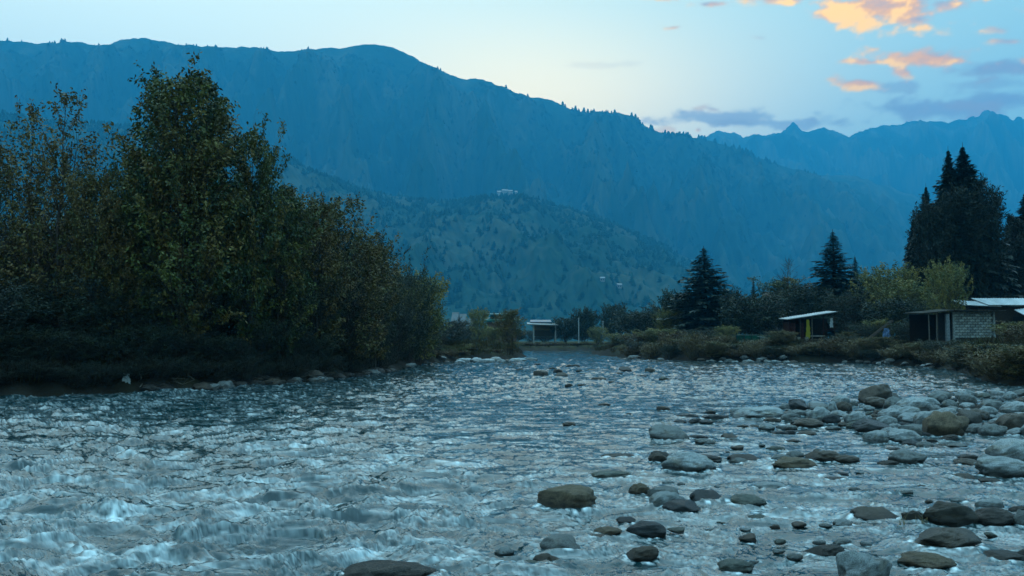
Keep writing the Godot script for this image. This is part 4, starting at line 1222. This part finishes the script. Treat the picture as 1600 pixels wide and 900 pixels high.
func cloth(called: String, at: Vector3, wide: float, high: float, col: Color, s: int) -> MeshInstance3D:
	var o := FastNoiseLite.new()
	noise(o, s, 3)
	var v := PackedVector3Array()
	var c := PackedColorArray()
	for j in 18:
		for i in 14:
			var t := j / 17.0
			var x := (i / 13.0 - 0.5) * wide * (0.55 + 0.45 * t + 0.25 * o.get_noise_1d(t * 2.5))
			var fold := sin(i * 1.5 + o.get_noise_1d(t * 3.0) * 3.0) * 0.07 * wide * (0.3 + t)
			v.append(Vector3(x + 0.1 * wide * o.get_noise_2d(t * 3.0, i * 0.2), -high * t * (1.0 - 0.25 * absf(o.get_noise_1d(i * 0.5 + 9.0))), fold + 0.12 * wide * o.get_noise_2d(i * 0.3, t * 2.0)))
			c.append(col * (0.92 + 0.16 * o.get_noise_2d(i * 0.7, j * 0.7)))
	var m := surface(0.8, 0.3)
	m.backlight_enabled = true
	m.backlight = Color(0.3, 0.3, 0.3)
	var r := put(called, made(v, grid_normals_any(v, 14, 18), c, grid_index(14, 18)), m)
	r.position = at
	return r

func grid_normals_any(v: PackedVector3Array, nx: int, nz: int) -> PackedVector3Array:   # for upright sheets
	var n := PackedVector3Array()
	for j in nz:
		for i in nx:
			var a := v[j * nx + mini(i + 1, nx - 1)] - v[j * nx + maxi(i - 1, 0)]
			var b := v[mini(j + 1, nz - 1) * nx + i] - v[maxi(j - 1, 0) * nx + i]
			n.append(a.cross(b).normalized())
	return n

func on_slope(called: String, nx: int, px: float, py: float) -> Vector3:   # the point of a mountainside seen at a pixel
	var v: PackedVector3Array = slopes[called]
	var best := 1e9
	var at := Vector3.ZERO
	for p in v:
		if p.z > -100.0: continue
		var q := (p - Vector3(0, EYE, 0)).rotated(Vector3.RIGHT, -pitch)
		var e := pow(800.0 + FOCAL * q.x / -q.z - px, 2.0) + pow(450.0 - FOCAL * q.y / -q.z - py, 2.0)
		if e < best:
			best = e
			at = p
	return at

func house(called: String, at: Vector3, w: float, d: float, h: float, wall: Color, roof: Color, label: String, group := "", cat := "house") -> void:
	var o := thing(called, at, rng.randf_range(-0.3, 0.3))
	bit("wall", o, Vector3(0, h * 0.5 - 0.3, 0), Vector3(w, h + 0.6, d), wall, plaster)
	var s := Soup.new()
	var r := h * 0.35
	for e in [-1, 1]:
		var slope := atan2(r, d * 0.5)
		s.box(Vector3(0, h + r * 0.5 + 0.1, e * d * 0.27), Vector3(w * 1.14, 0.06 * h, d * 0.62 / cos(slope)), roof, Basis(Vector3.RIGHT, e * slope))
	put("roof", s.mesh(), tin, o)
	var floors := maxi(1, int(h / 3.2))
	for f in floors:
		for k in maxi(2, int(w / 3.5)):
			var n := maxi(2, int(w / 3.5))
			bit("window", o, Vector3((float(k) + 0.5) / n * w - w * 0.5, h * (f + 0.55) / floors, d * 0.5 + 0.02), Vector3(w / n * 0.4, h / floors * 0.4, 0.08), Color(0.03, 0.03, 0.035), plaster)
	tag(o, label, cat, group)

func make_houses() -> void:
	tin = surface(0.35, 0.5)
	rough_wood = surface(0.9, 0.2)
	plaster = surface(0.9, 0.25)
	var grain := NoiseTexture2D.new()
	grain.noise = FastNoiseLite.new()
	grain.noise.frequency = 0.02
	grain.seamless = true
	var ramp := Gradient.new()
	ramp.set_color(0, Color(0.55, 0.55, 0.55))
	ramp.set_color(1, Color(1, 1, 1))
	grain.color_ramp = ramp
	for m in [rough_wood, plaster, tin]:
		m.albedo_texture = grain
		m.uv1_triplanar = true
		m.uv1_scale = Vector3(1.3, 0.5, 1.3)
	var brown := Color(0.06, 0.045, 0.035)
	var maroon := Color(0.06, 0.022, 0.018)
	# the first shed: a lean-to open at the front, one sheet of pale tin for a roof
	var d := 77.0
	var u := d / FOCAL
	var at := Vector3((1264.0 - 800.0) * u, 0, -d)
	at.y = ground_at(at.x, at.z) - 0.05
	var base := spot(1264, 531, d).y - at.y
	var o := thing("open_shed", at, -0.08)
	var w := 74.0 * u
	var y0 := base
	tin_sheet("roof", o, Vector3(0, y0 + 2.28, -0.5), w * 1.04, 3.4, Vector3(0.05, 0, 0.155), Color(0.5, 0.55, 0.57), tin, 0.07)
	bit("back_wall", o, Vector3(0.1, y0 + 0.75, -1.7), Vector3(w * 0.92, 2.5, 0.06), brown * 0.5, rough_wood)
	bit("side_wall", o, Vector3(-w * 0.44, y0 + 0.6, -0.6), Vector3(0.06, 2.1, 2.1), maroon * 0.6, rough_wood)
	bit("floor", o, Vector3(0, y0 + 0.02, -0.4), Vector3(w * 0.95, 0.1, 2.6), Color(0.12, 0.1, 0.085), rough_wood)
	for k in 5:
		var x := lerpf(-w * 0.46, w * 0.47, k / 4.0)
		pole("post", o, Vector3(x, -0.3, 0.75), Vector3(x + 0.03, y0 + 2.12 + x * 0.155, 0.75), 0.055, [maroon * 0.7, brown, Color(0.16, 0.14, 0.11), maroon * 0.8, brown][k])
	pole("beam", o, Vector3(-w * 0.48, y0 + 1.86, 0.68), Vector3(w * 0.5, y0 + 2.44, 0.68), 0.06, brown)
	for k in 5:
		bit("wall_board", o, Vector3(-w * 0.43 + 0.2 * k + (0.35 if k > 2 else 0.0), y0 + 0.8, 0.6), Vector3(0.17, 1.5 + 0.05 * (k % 2), 0.03), maroon * (0.8 + 0.15 * (k % 3)), rough_wood)
	pole("rail", o, Vector3(w * 0.2, y0 + 0.85, 0.8), Vector3(w * 0.5, y0 + 1.0, 0.8), 0.04, maroon * 0.8)
	for k in 3: bit("pillar", o, Vector3(-w * 0.45 + 0.72 * k, y0 - 0.2, 1.1), Vector3(0.26, 0.9, 0.26), Color(0.27, 0.25, 0.21), plaster)
	bit("bench", o, Vector3(0.55, y0 + 0.35, 0.6), Vector3(1.2, 0.09, 0.4), Color(0.3, 0.29, 0.27), plaster)
	tag(o, "open-fronted wooden shed with maroon boards and a sloping pale tin roof", "shed")
	tag(cloth("yellow_cloth", at + Vector3(-0.42, y0 + 1.85, 0.84), 0.42, 1.75, Color(0.22, 0.2, 0.02), 4), "long bright yellow cloth hanging from the open shed's beam", "cloth")
	tag(cloth("white_cloth", at + Vector3(w * 0.4, y0 + 2.0, 0.84), 0.36, 0.95, Color(0.33, 0.36, 0.38), 9), "white cloth hanging at the right end of the open shed", "cloth")
	# the second shed: a block-walled room with a dark lean-to porch at its left
	d = 62.0
	u = d / FOCAL
	at = Vector3((1521.0 - 800.0) * u, 0, -d)
	at.y = ground_at(at.x, at.z) - 0.05
	y0 = spot(1521, 528, d).y - at.y
	o = thing("block_shed", at, 0.0)
	w = 61.0 * u
	var h := 40.5 * u
	var wall := bit("wall", o, Vector3(0, y0 + h * 0.5 - 0.25, -1.3), Vector3(w - 0.06, h + 0.5, 2.4), Color(0.06, 0.062, 0.06), plaster)
	var variants := []
	for k in 5:
		var s := Soup.new()
		s.box(Vector3.ZERO, Vector3(0.362, 0.172, 0.1), Color(0.26, 0.285, 0.275) * (0.72 + 0.13 * k))
		variants.append(s.mesh())
	for j in 10:
		for i in 8:
			var x := -w * 0.5 + 0.2 + 0.4 * i - (0.2 if j % 2 else 0.0)
			var e := 1.0
			if x - 0.19 < -w * 0.5: e = 0.5
			if x > w * 0.5 - 0.1: continue
			var b := put("block", variants[rng.randi() % 5], plaster, wall)
			b.position = Vector3(x + (0.1 if e < 1.0 else 0.0), 0.1 + 0.2 * j - h * 0.5 + 0.25 - 0.0, 1.2 + 0.02 + rng.randf_range(-0.008, 0.012))
			b.scale.x = e
	for k in 2: bit("corner_post", o, Vector3((k - 0.5) * (w + 0.1), y0 + h * 0.5 - 0.2, -0.02), Vector3(0.13, h + 0.4, 0.16), Color(0.27, 0.29, 0.28), plaster)
	tin_sheet("roof", o, Vector3(0.25, y0 + h + 0.12, -1.2), w + 0.9, 3.4, Vector3(0.03, 0, -0.015), Color(0.07, 0.065, 0.06), rough_wood, 0.09)
	tin_sheet("porch_roof", o, Vector3(-w * 0.5 - 1.2, y0 + h + 0.06, -1.0), 2.6, 3.0, Vector3(0.04, 0, 0.1), Color(0.08, 0.075, 0.065), rough_wood, 0.07)
	bit("porch_back", o, Vector3(-w * 0.5 - 1.15, y0 + h * 0.5 - 0.3, -2.4), Vector3(2.1, h + 0.4, 0.06), brown * 0.4, rough_wood)
	for k in 3:
		var x := -w * 0.5 - [2.05, 1.45, 0.62][k] as float
		if k < 2: pole("porch_post", o, Vector3(x, -0.3, 0.3), Vector3(x, y0 + h - 0.2 + 0.08 * k, 0.3), 0.05, Color(0.13, 0.125, 0.11))
		else: bit("porch_pillar", o, Vector3(x, y0 + h * 0.5 - 0.3, 0.2), Vector3(0.24, h + 0.3, 0.24), Color(0.2, 0.23, 0.25), plaster)
	tag(o, "low shed with a grey block wall, dark roof and open porch at its left", "shed")
	# the white-roofed house behind it
	d = 74.0
	u = d / FOCAL
	at = Vector3((1592.0 - 800.0) * u, 0, -d)
	at.y = ground_at(at.x, at.z) - 0.05
	y0 = spot(1592, 478, d).y - at.y
	o = thing("white_roofed_house", at)
	bit("wall", o, Vector3(0.3, y0 * 0.5 - 0.1, -2.2), Vector3(7.6, y0 + 0.1, 4.0), brown * 0.8, plaster)
	tin_sheet("roof", o, Vector3(0.4, y0 + 0.42, -1.0), 6.6, 2.9, Vector3(0.26, 0, 0), Color(0.72, 0.77, 0.8), tin, 0.05)
	tin_sheet("roof_wing", o, Vector3(-3.4, y0 + 0.25, -0.7), 3.4, 2.2, Vector3(0.24, 0, -0.04), Color(0.68, 0.73, 0.76), tin, 0.05)
	tin_sheet("porch_roof", o, Vector3(1.6, y0 - 0.35, 1.3), 4.6, 1.7, Vector3(0.34, 0, 0.14), Color(0.66, 0.71, 0.75), tin, 0.05)
	for k in 3: pole("post", o, Vector3(-0.5 + 2.0 * k, -0.2, 1.8), Vector3(-0.5 + 2.0 * k, y0 - 0.75 + 0.28 * k, 1.8), 0.06, brown)
	for k in 3: bit("window", o, Vector3(-2.4 + 2.4 * k, y0 * 0.55, -0.18), Vector3(0.9, 0.9, 0.06), Color(0.02, 0.022, 0.025), plaster)
	tag(o, "house with a broad shining white tin roof behind the block-walled shed", "house")
	# green fence left of the first shed
	d = 77.0
	u = d / FOCAL
	at = Vector3((1186.0 - 800.0) * u, 0, -d)
	at.y = ground_at(at.x, at.z) - 0.05
	y0 = spot(1186, 540, d).y - at.y
	o = thing("green_fence", at, 0.0)
	for k in 7:
		var x := (-36.0 + 12.0 * k) * u
		pole("post", o, Vector3(x, -0.3, 0), Vector3(x, y0 + 1.2 + 0.1 * (k % 2), 0), 0.045, Color(0.035, 0.05, 0.045))
		if k < 6: bit("panel", o, Vector3(x + 6.0 * u, y0 + 0.5, -0.05), Vector3(11.2 * u, 0.9, 0.02), [Color(0.012, 0.075, 0.06), Color(0.015, 0.1, 0.075), Color(0.018, 0.11, 0.08), Color(0.16, 0.22, 0.2), Color(0.015, 0.095, 0.07), Color(0.05, 0.08, 0.07)][k], plaster)
	for k in 2: pole("rail", o, Vector3(-36 * u, y0 + 0.42 + 0.55 * k, 0.06), Vector3(36 * u, y0 + 0.34 + 0.62 * k, 0.06), 0.03, Color(0.14, 0.2, 0.18))
	pole("rail", o, Vector3(-4 * u, y0 + 0.85, 0.09), Vector3(24 * u, y0 + 0.55, 0.09), 0.028, Color(0.3, 0.36, 0.34))
	tag(o, "low green sheet fence with pale rails on the right bank, left of the shed", "fence")
	# leaning boards and pole over the bank
	d = 69.0
	u = d / FOCAL
	at = spot(1357, 531, d)
	o = thing("leaning_board", at)
	var tilt := atan2(30.0, 40.0)
	for k in 3: bit("plank", o, Vector3(20 * u, 14.5 * u + 0.05 * k, -0.16 * k), Vector3(50 * u, 0.045, 0.15), brown * (0.9 + 0.2 * k), rough_wood, Vector3(0, 0, tilt))
	pole("prop", o, Vector3(37 * u, -0.7, -0.2), Vector3(36 * u, 24 * u, -0.2), 0.05, brown)
	tag(o, "long dark board leaning up from the bank between the two sheds", "board")
	var q := flat(1352, 561)
	o = thing("leaning_pole", q)
	pole("shaft", o, Vector3(0, -0.3, 0), Vector3(14.0 * u, 28.0 * u, -2.2), 0.06, Color(0.16, 0.15, 0.14))
	tag(o, "bare grey pole propped against the bank below the leaning board", "pole")
	tag(cloth("blue_tarpaulin", spot(1385, 513, d - 0.2), 0.7, 0.75, Color(0.1, 0.16, 0.28), 15), "crumpled blue tarpaulin hanging under the leaning board", "tarpaulin")
	# posts of the garden behind the scrub
	for k in 5:
		q = Vector3((1330.0 + 7.0 * k - 800.0) * 76.0 / FOCAL, 0, -76.0 - k)
		q.y = ground_at(q.x, q.z)
		o = thing("fence_post", q)
		pole("shaft", o, Vector3(0, -0.2, 0), Vector3(0.03 * k, 1.35 - 0.12 * (k % 2), 0), 0.05, Color(0.2, 0.21, 0.2))
		tag(o, "grey garden post right of the open shed, %s from the shed" % ["first", "second", "third", "fourth", "fifth"][k], "post", "garden posts right of the open shed")
	# pale poles in the middle distance
	for k in 3:
		d = [163.0, 166.0, 169.0][k]
		q = Vector3(([904.0, 942.0, 990.0][k] - 800.0) * d / FOCAL, 0, -d)
		q.y = ground_at(q.x, q.z)
		o = thing("pale_pole", q)
		pole("shaft", o, Vector3(0, -0.2, 0), Vector3(0.02, spot(900, [497, 502, 500][k], d).y - q.y, 0), 0.1, Color(0.42, 0.45, 0.44))
		bit("cap", o, Vector3(0.02, spot(900, [497, 502, 500][k], d).y - q.y, 0), Vector3(0.3, 0.12, 0.3), Color(0.4, 0.43, 0.42), plaster)
		tag(o, ["pale upright pole left of the brownish round tree, nearest the pavilion", "pale upright pole in front of the dark round-crowned tree", "pale upright pole beside the broad dark bush"][k], "pole", "pale poles in the middle distance")
	# the open pavilion
	d = 174.0
	u = d / FOCAL
	at = Vector3((848.0 - 800.0) * u, 0, -d)
	at.y = ground_at(at.x, at.z) - 0.1
	y0 = spot(848, 506, d).y - at.y
	o = thing("open_pavilion", at)
	tin_sheet("roof", o, Vector3(0, y0, -2.0), 49 * u, 5.0, Vector3(0.09, 0, -0.03), Color(0.45, 0.48, 0.46), tin, 0.18)
	tin_sheet("upper_roof", o, Vector3(-0.3, y0 + 0.65, -3.8), 34 * u, 3.0, Vector3(0.18, 0, 0), Color(0.06, 0.12, 0.19), tin, 0.12)
	bit("gable", o, Vector3(0.4, y0 - 0.6, -3.6), Vector3(36 * u, 1.3, 0.15), Color(0.3, 0.2, 0.07), plaster)
	bit("wall_panel", o, Vector3(0.4, y0 - 1.9, -3.7), Vector3(34 * u, 1.2, 0.12), Color(0.1, 0.08, 0.05), rough_wood)
	for k in 2: bit("post", o, Vector3([-14.0, 20.0][k] * u, y0 * 0.5 - 0.2, 0.0), Vector3(0.22, y0 + 0.3, 0.22), Color(0.33, 0.35, 0.34), plaster)
	for k in 2: bit("rear_post", o, Vector3([-14.0, 20.0][k] * u, y0 * 0.5 - 0.2, -3.6), Vector3(0.2, y0 + 0.3, 0.2), Color(0.3, 0.3, 0.28), plaster)
	tag(o, "open pavilion with a thin pale roof on two tall white posts", "pavilion")
	# the green-roofed building
	d = 195.0
	u = d / FOCAL
	at = Vector3((784.0 - 800.0) * u, 0.8, -d)
	y0 = spot(780, 501, d).y - at.y
	o = thing("green_roofed_building", at)
	bit("wall", o, Vector3(0, y0 * 0.5 - 0.3, -2.5), Vector3(46 * u, y0, 5.0), Color(0.19, 0.12, 0.085), plaster)
	tin_sheet("lower_roof", o, Vector3(0, y0 + 0.3, -1.5), 58 * u, 5.0, Vector3(0.16, 0, 0), Color(0.015, 0.2, 0.15), tin, 0.3)
	bit("clerestory", o, Vector3(0, y0 + 0.95, -3.0), Vector3(36 * u, 0.8, 3.0), Color(0.05, 0.1, 0.09), plaster)
	tin_sheet("upper_roof", o, Vector3(0, y0 + 1.6, -2.6), 46 * u, 4.0, Vector3(0.06, 0, 0), Color(0.35, 0.55, 0.5), tin, 0.2)
	for k in 6: bit("window", o, Vector3((k - 2.5) * 7.0 * u, y0 * 0.55, 0.03), Vector3(3.5 * u, y0 * 0.3, 0.08), Color(0.03, 0.03, 0.03), plaster)
	tag(o, "brown building with a two-tiered green roof behind the left spit", "building")
	for k in 3:
		var p := spot([712.0, 722.0, 733.0][k], 512, 230.0)
		house("white_house", Vector3(p.x, 1.2, p.z - 5 * k), 1.7, 2.0, spot(712, [499, 500, 505][k], 230).y - 1.8, Color(0.14, 0.16, 0.17), Color(0.2, 0.23, 0.25), "small white house in the trees above the left spit, %s" % ["leftmost of three", "middle of three", "rightmost of three"][k], "small white houses above the left spit")
	var pk := spot(1208, 470, 135.0)
	house("pink_roofed_house", Vector3(pk.x, 1.6, pk.z), 3.0, 4.0, spot(1208, 470, 135).y - 2.6, Color(0.15, 0.12, 0.1), Color(0.25, 0.13, 0.12), "house with a faded pink roof half hidden behind trees left of the bare tree")
	# far houses on the mountainsides
	var tall := crest_top("foothill", 790)
	for k in 4:
		var p := crest_top("foothill", [782.0, 790.0, 797.0, 806.0][k])
		house("hilltop_building", p + Vector3(0, -3, 6), [11.0, 15.0, 12.0, 8.0][k], 9.0, [11.0, 14.0, 12.0, 9.0][k], Color(0.62, 0.62, 0.6), Color(0.3, 0.28, 0.25), "white building on the foothill's summit among trees, %s" % ["leftmost of four", "second and largest of four", "third of four", "rightmost of four"][k], "white buildings on the foothill summit", "building")
	for k in 5:
		var p := on_slope("mountain_ridge", 560, [1106.0, 1111.0, 1150.0, 1154.0, 930.0][k], [331.0, 333.0, 325.0, 329.0, 322.0][k])
		house("hillside_house", p + Vector3(0, -2, 0), 16.0, 12.0, 12.0, Color(0.36, 0.36, 0.34), Color(0.25, 0.25, 0.24), ["white house high on the long ridge's flank, left of a close pair", "white house high on the long ridge's flank, right of a close pair", "pale house farther right on the long ridge's flank, upper one", "pale house farther right on the long ridge's flank, lower one", "lone pale house low on the long ridge's flank near the foothill crest"][k], "houses on the long ridge", "house")
	for k in 5:
		var p := on_slope("foothill", 480, [943.0, 952.0, 966.0, 1000.0, 822.0][k], [440.0, 441.0, 446.0, 432.0, 372.0][k])
		house("hillside_house", p + Vector3(0, -2, 0), 8.0, 7.0, 6.0, Color(0.36, 0.36, 0.34), Color(0.25, 0.25, 0.24), "tiny pale house on the foothill's lower slope, %s from the left" % ["second", "third", "fourth", "fifth", "first and highest"][k], "houses on the foothill", "house")
	# the left bank's drift: white rag, dead branch, snags
	q = flat(206, 611)
	tag(cloth("white_rag", Vector3(q.x, 0.66, q.z + 0.45), 0.4, 0.58, Color(0.62, 0.7, 0.73), 22), "torn white rag caught on a branch at the left waterline", "rag")
	var branches := [[150, 604, 212, 606, 14, "long pale dead branch lying left of the white rag"], [206, 603, 228, 612, 12, "forked dead branch holding the white rag"], [226, 613, 240, 600, 10, "pale forked snag standing right of the white rag"], [262, 607, 310, 611, 8, "dead branch lying among the dark stones of the left bank"], [470, 597, 520, 599, 8, "driftwood stick on the stones near the end of the left wood"]]
	for b in branches:
		var p0 := flat(b[0], b[1])
		var p1 := flat(b[2], b[3])
		o = thing("dead_branch", p0 + Vector3(0, 0.2, 0.4))
		var s := Soup.new()
		var v: Vector3 = p1 - p0
		var path := [Vector3.ZERO, v * 0.3 + Vector3(0, 0.12, -0.1), v * 0.65 + Vector3(0, 0.03, 0.05), v + Vector3(0, 0.1 + b[4] * 0.015, 0)]
		s.tube(path, 0.022, 0.008, 6, Color(0.17, 0.15, 0.125))
		put("stem", s.mesh(), rough_wood, o)
		for k in 4:
			var s2 := Soup.new()
			var f: Vector3 = path[1 + k % 3]
			s2.tube([f, f + Vector3(rng.randf_range(-0.25, 0.25), rng.randf_range(0.05, 0.3), 0.1), f + Vector3(rng.randf_range(-0.45, 0.45), rng.randf_range(-0.2, 0.45), 0.15)], 0.011, 0.004, 5, Color(0.15, 0.13, 0.11))
			put("twig", s2.mesh(), rough_wood, o)
		tag(o, b[5], "branch", "driftwood on the left bank")

func crest_top(called: String, px: float) -> Vector3:
	var best: Vector3 = crest_spots[called][0]
	var near := 1e9
	for p in crest_spots[called]:
		var e := absf(800.0 + FOCAL * p.x / -p.z - px)
		if e < near:
			near = e
			best = p
	return best

func bank_stones() -> void:                                     # the stones along the foot of both banks
	var g := RandomNumberGenerator.new()
	g.seed = 31
	var left := 0
	while left < 70:
		left += 1
		var px := g.randf_range(225, 650)
		var w := left_water(px)
		var s := w / FOCAL
		var wide := g.randf_range(12, 36) * s
		lay_stone(Vector3((px - 800.0) * s, 0.0, -w - g.randf_range(-0.7, 0.4)), wide, ["dark", "brown", "dark", "grey"][g.randi() % 4], g, "dark stone at the foot of the left bank, number %s from the left", "stones at the foot of the left bank")
	for k in 60:
		var px := g.randf_range(1125, 1255) if k < 26 else g.randf_range(1320, 1470)
		if k > 50: px = g.randf_range(985, 1125)
		var w := right_water(px)
		var s := w / FOCAL
		lay_stone(Vector3((px - 800.0) * s, 0.0, -w - g.randf_range(-0.8, 0.6)), g.randf_range(7, 17) * s, ["pale", "grey", "grey", "brown", "pale"][g.randi() % 5] if k < 26 else ["grey", "brown", "dark", "pale"][g.randi() % 4], g, "", "stones at the foot of the right bank")
	for k in 14:                                                  # the pale gravel chute
		var t := g.randf()
		var at := flat(972, 558).lerp(spot(997, 541, 96), t) + Vector3(g.randf_range(-0.5, 0.5) * (1.3 - t), 0, g.randf_range(-0.6, 0.6))
		at.y = maxf(ground_at(at.x, at.z), 0.0)
		lay_stone(at, g.randf_range(0.5, 1.1), "pale", g, "", "stones of the pale gravel chute")
	for k in 16:                                                  # the stony tip of the left spit
		var px := g.randf_range(690, 835)
		var at := flat(px, along([[690, 566], [790, 565], [835, 563]], px) + g.randf_range(-1.0, 1.5))
		lay_stone(at, g.randf_range(0.5, 1.4), ["grey", "dark", "brown", "pale"][g.randi() % 4], g, "", "stones round the tip of the left spit")
	name_bank_stones()

var laid := []

func lay_stone(at: Vector3, wide: float, tone: String, g: RandomNumberGenerator, _label: String, group: String) -> void:
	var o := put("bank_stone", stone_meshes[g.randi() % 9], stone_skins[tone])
	var y := maxf(ground_at(at.x, at.z), 0.0)
	var high := wide * g.randf_range(0.3, 0.5)
	o.position = Vector3(at.x, y + high * 0.15, at.z)
	o.rotation.y = g.randf() * TAU
	o.scale = Vector3(wide * 0.5, high * 0.55, wide * 0.4)
	tag(o, "x", "stone", group)
	laid.append([o, group, tone, at.x / -at.z])

const PLACES := [[0, "below the forked snag"], [290, "below the pale-trunked brown tree"], [350, "below the tallest tree's right side"], [420, "below the dark green left tree"], [480, "below the brown-green left tree"], [540, "below the see-through left tree"], [600, "at the end of the left wood"], [690, "on the left spit"], [770, "under the brown bushy spit tree"], [960, "beside the yellow-olive bush"], [1020, "below the small olive right tree"], [1060, "below the pointed spruce"], [1120, "below the yellow-leaved bush"], [1150, "below the green fence"], [1200, "below the fence's right end"], [1230, "below the open shed"], [1300, "right of the open shed"], [1340, "below the leaning pole"], [1380, "below the leaning board"], [1410, "below the shed porch"], [1460, "below the block wall"], [1540, "below the overhanging dark bush"], [1585, "at the right edge of the picture"]]
const COUNT := ["first", "second", "third", "fourth", "fifth", "sixth", "seventh", "eighth", "ninth", "tenth", "eleventh", "twelfth"]

func place_word(px: float) -> String:
	var t: String = PLACES[0][1]
	for p in PLACES:
		if px >= p[0]: t = p[1]
	return t

func name_row(rows: Array) -> void:                              # [node, phrase, px]: alike phrases are told apart by their order from the left
	var same := {}
	for r in rows:
		var t: String = r[1] + " " + place_word(r[2])
		if not same.has(t): same[t] = []
		same[t].append(r)
	for t in same:
		var l: Array = same[t]
		l.sort_custom(func(a, b): return a[2] < b[2])
		for k in l.size():
			l[k][0].set_meta("label", t if l.size() == 1 else t + ", " + (COUNT[k] if k < 12 else "last") + " from the left")

func name_bank_stones() -> void:
	var rows := []
	for l in laid:
		var o: Node3D = l[0]
		var w: float = o.scale.x * 2.0
		rows.append([o, ("large " if w > 0.75 else "small ") + TONE_WORD[l[2]] + (" gravel stone" if l[1].contains("chute") else " bank stone"), 800.0 + FOCAL * l[3]])
	name_row(rows)

# ---------------------------------------------------------------- the scene
func _ready() -> void:
	rng.seed = 4711
	var cam := Camera3D.new()
	cam.name = "camera"
	cam.position = Vector3(0, EYE, 0)
	cam.rotation.x = pitch
	cam.fov = rad_to_deg(2.0 * atan(450.0 / FOCAL))
	cam.near = 0.1
	cam.far = 30000.0
	add_child(cam)
	cam.current = true
	var env := Environment.new()
	env.background_mode = Environment.BG_SKY
	env.sky = Sky.new()
	env.sky.sky_material = make_sky()
	env.background_energy_multiplier = 1.0
	env.tonemap_mode = Environment.TONE_MAPPER_LINEAR
	env.tonemap_exposure = 2.05
	env.fog_enabled = true
	env.fog_density = 0.00021
	env.fog_light_color = Color(0.05, 0.505, 0.95).linear_to_srgb()
	env.sdfgi_enabled = true
	env.ssao_enabled = true
	env.ssil_enabled = true
	var we := WorldEnvironment.new()
	we.name = "environment"
	we.environment = env
	add_child(we)
	var sun := DirectionalLight3D.new()        # the last low light from the bright sky over the left ridge
	sun.name = "evening_light"
	sun.light_color = Color(0.9, 1.0, 1.0)
	sun.light_energy = 0.16
	sun.light_angular_distance = 90.0
	sun.shadow_enabled = true
	sun.look_at_from_position(Vector3(-0.2, 0.62, -0.76), Vector3.ZERO)
	add_child(sun)

	make_mountains()
	make_shore()
	make_ground()
	plan_stones()
	make_water()
	forest()
	make_stone_kit()
	make_plants()
	place_stones()
	bank_stones()
	make_houses()
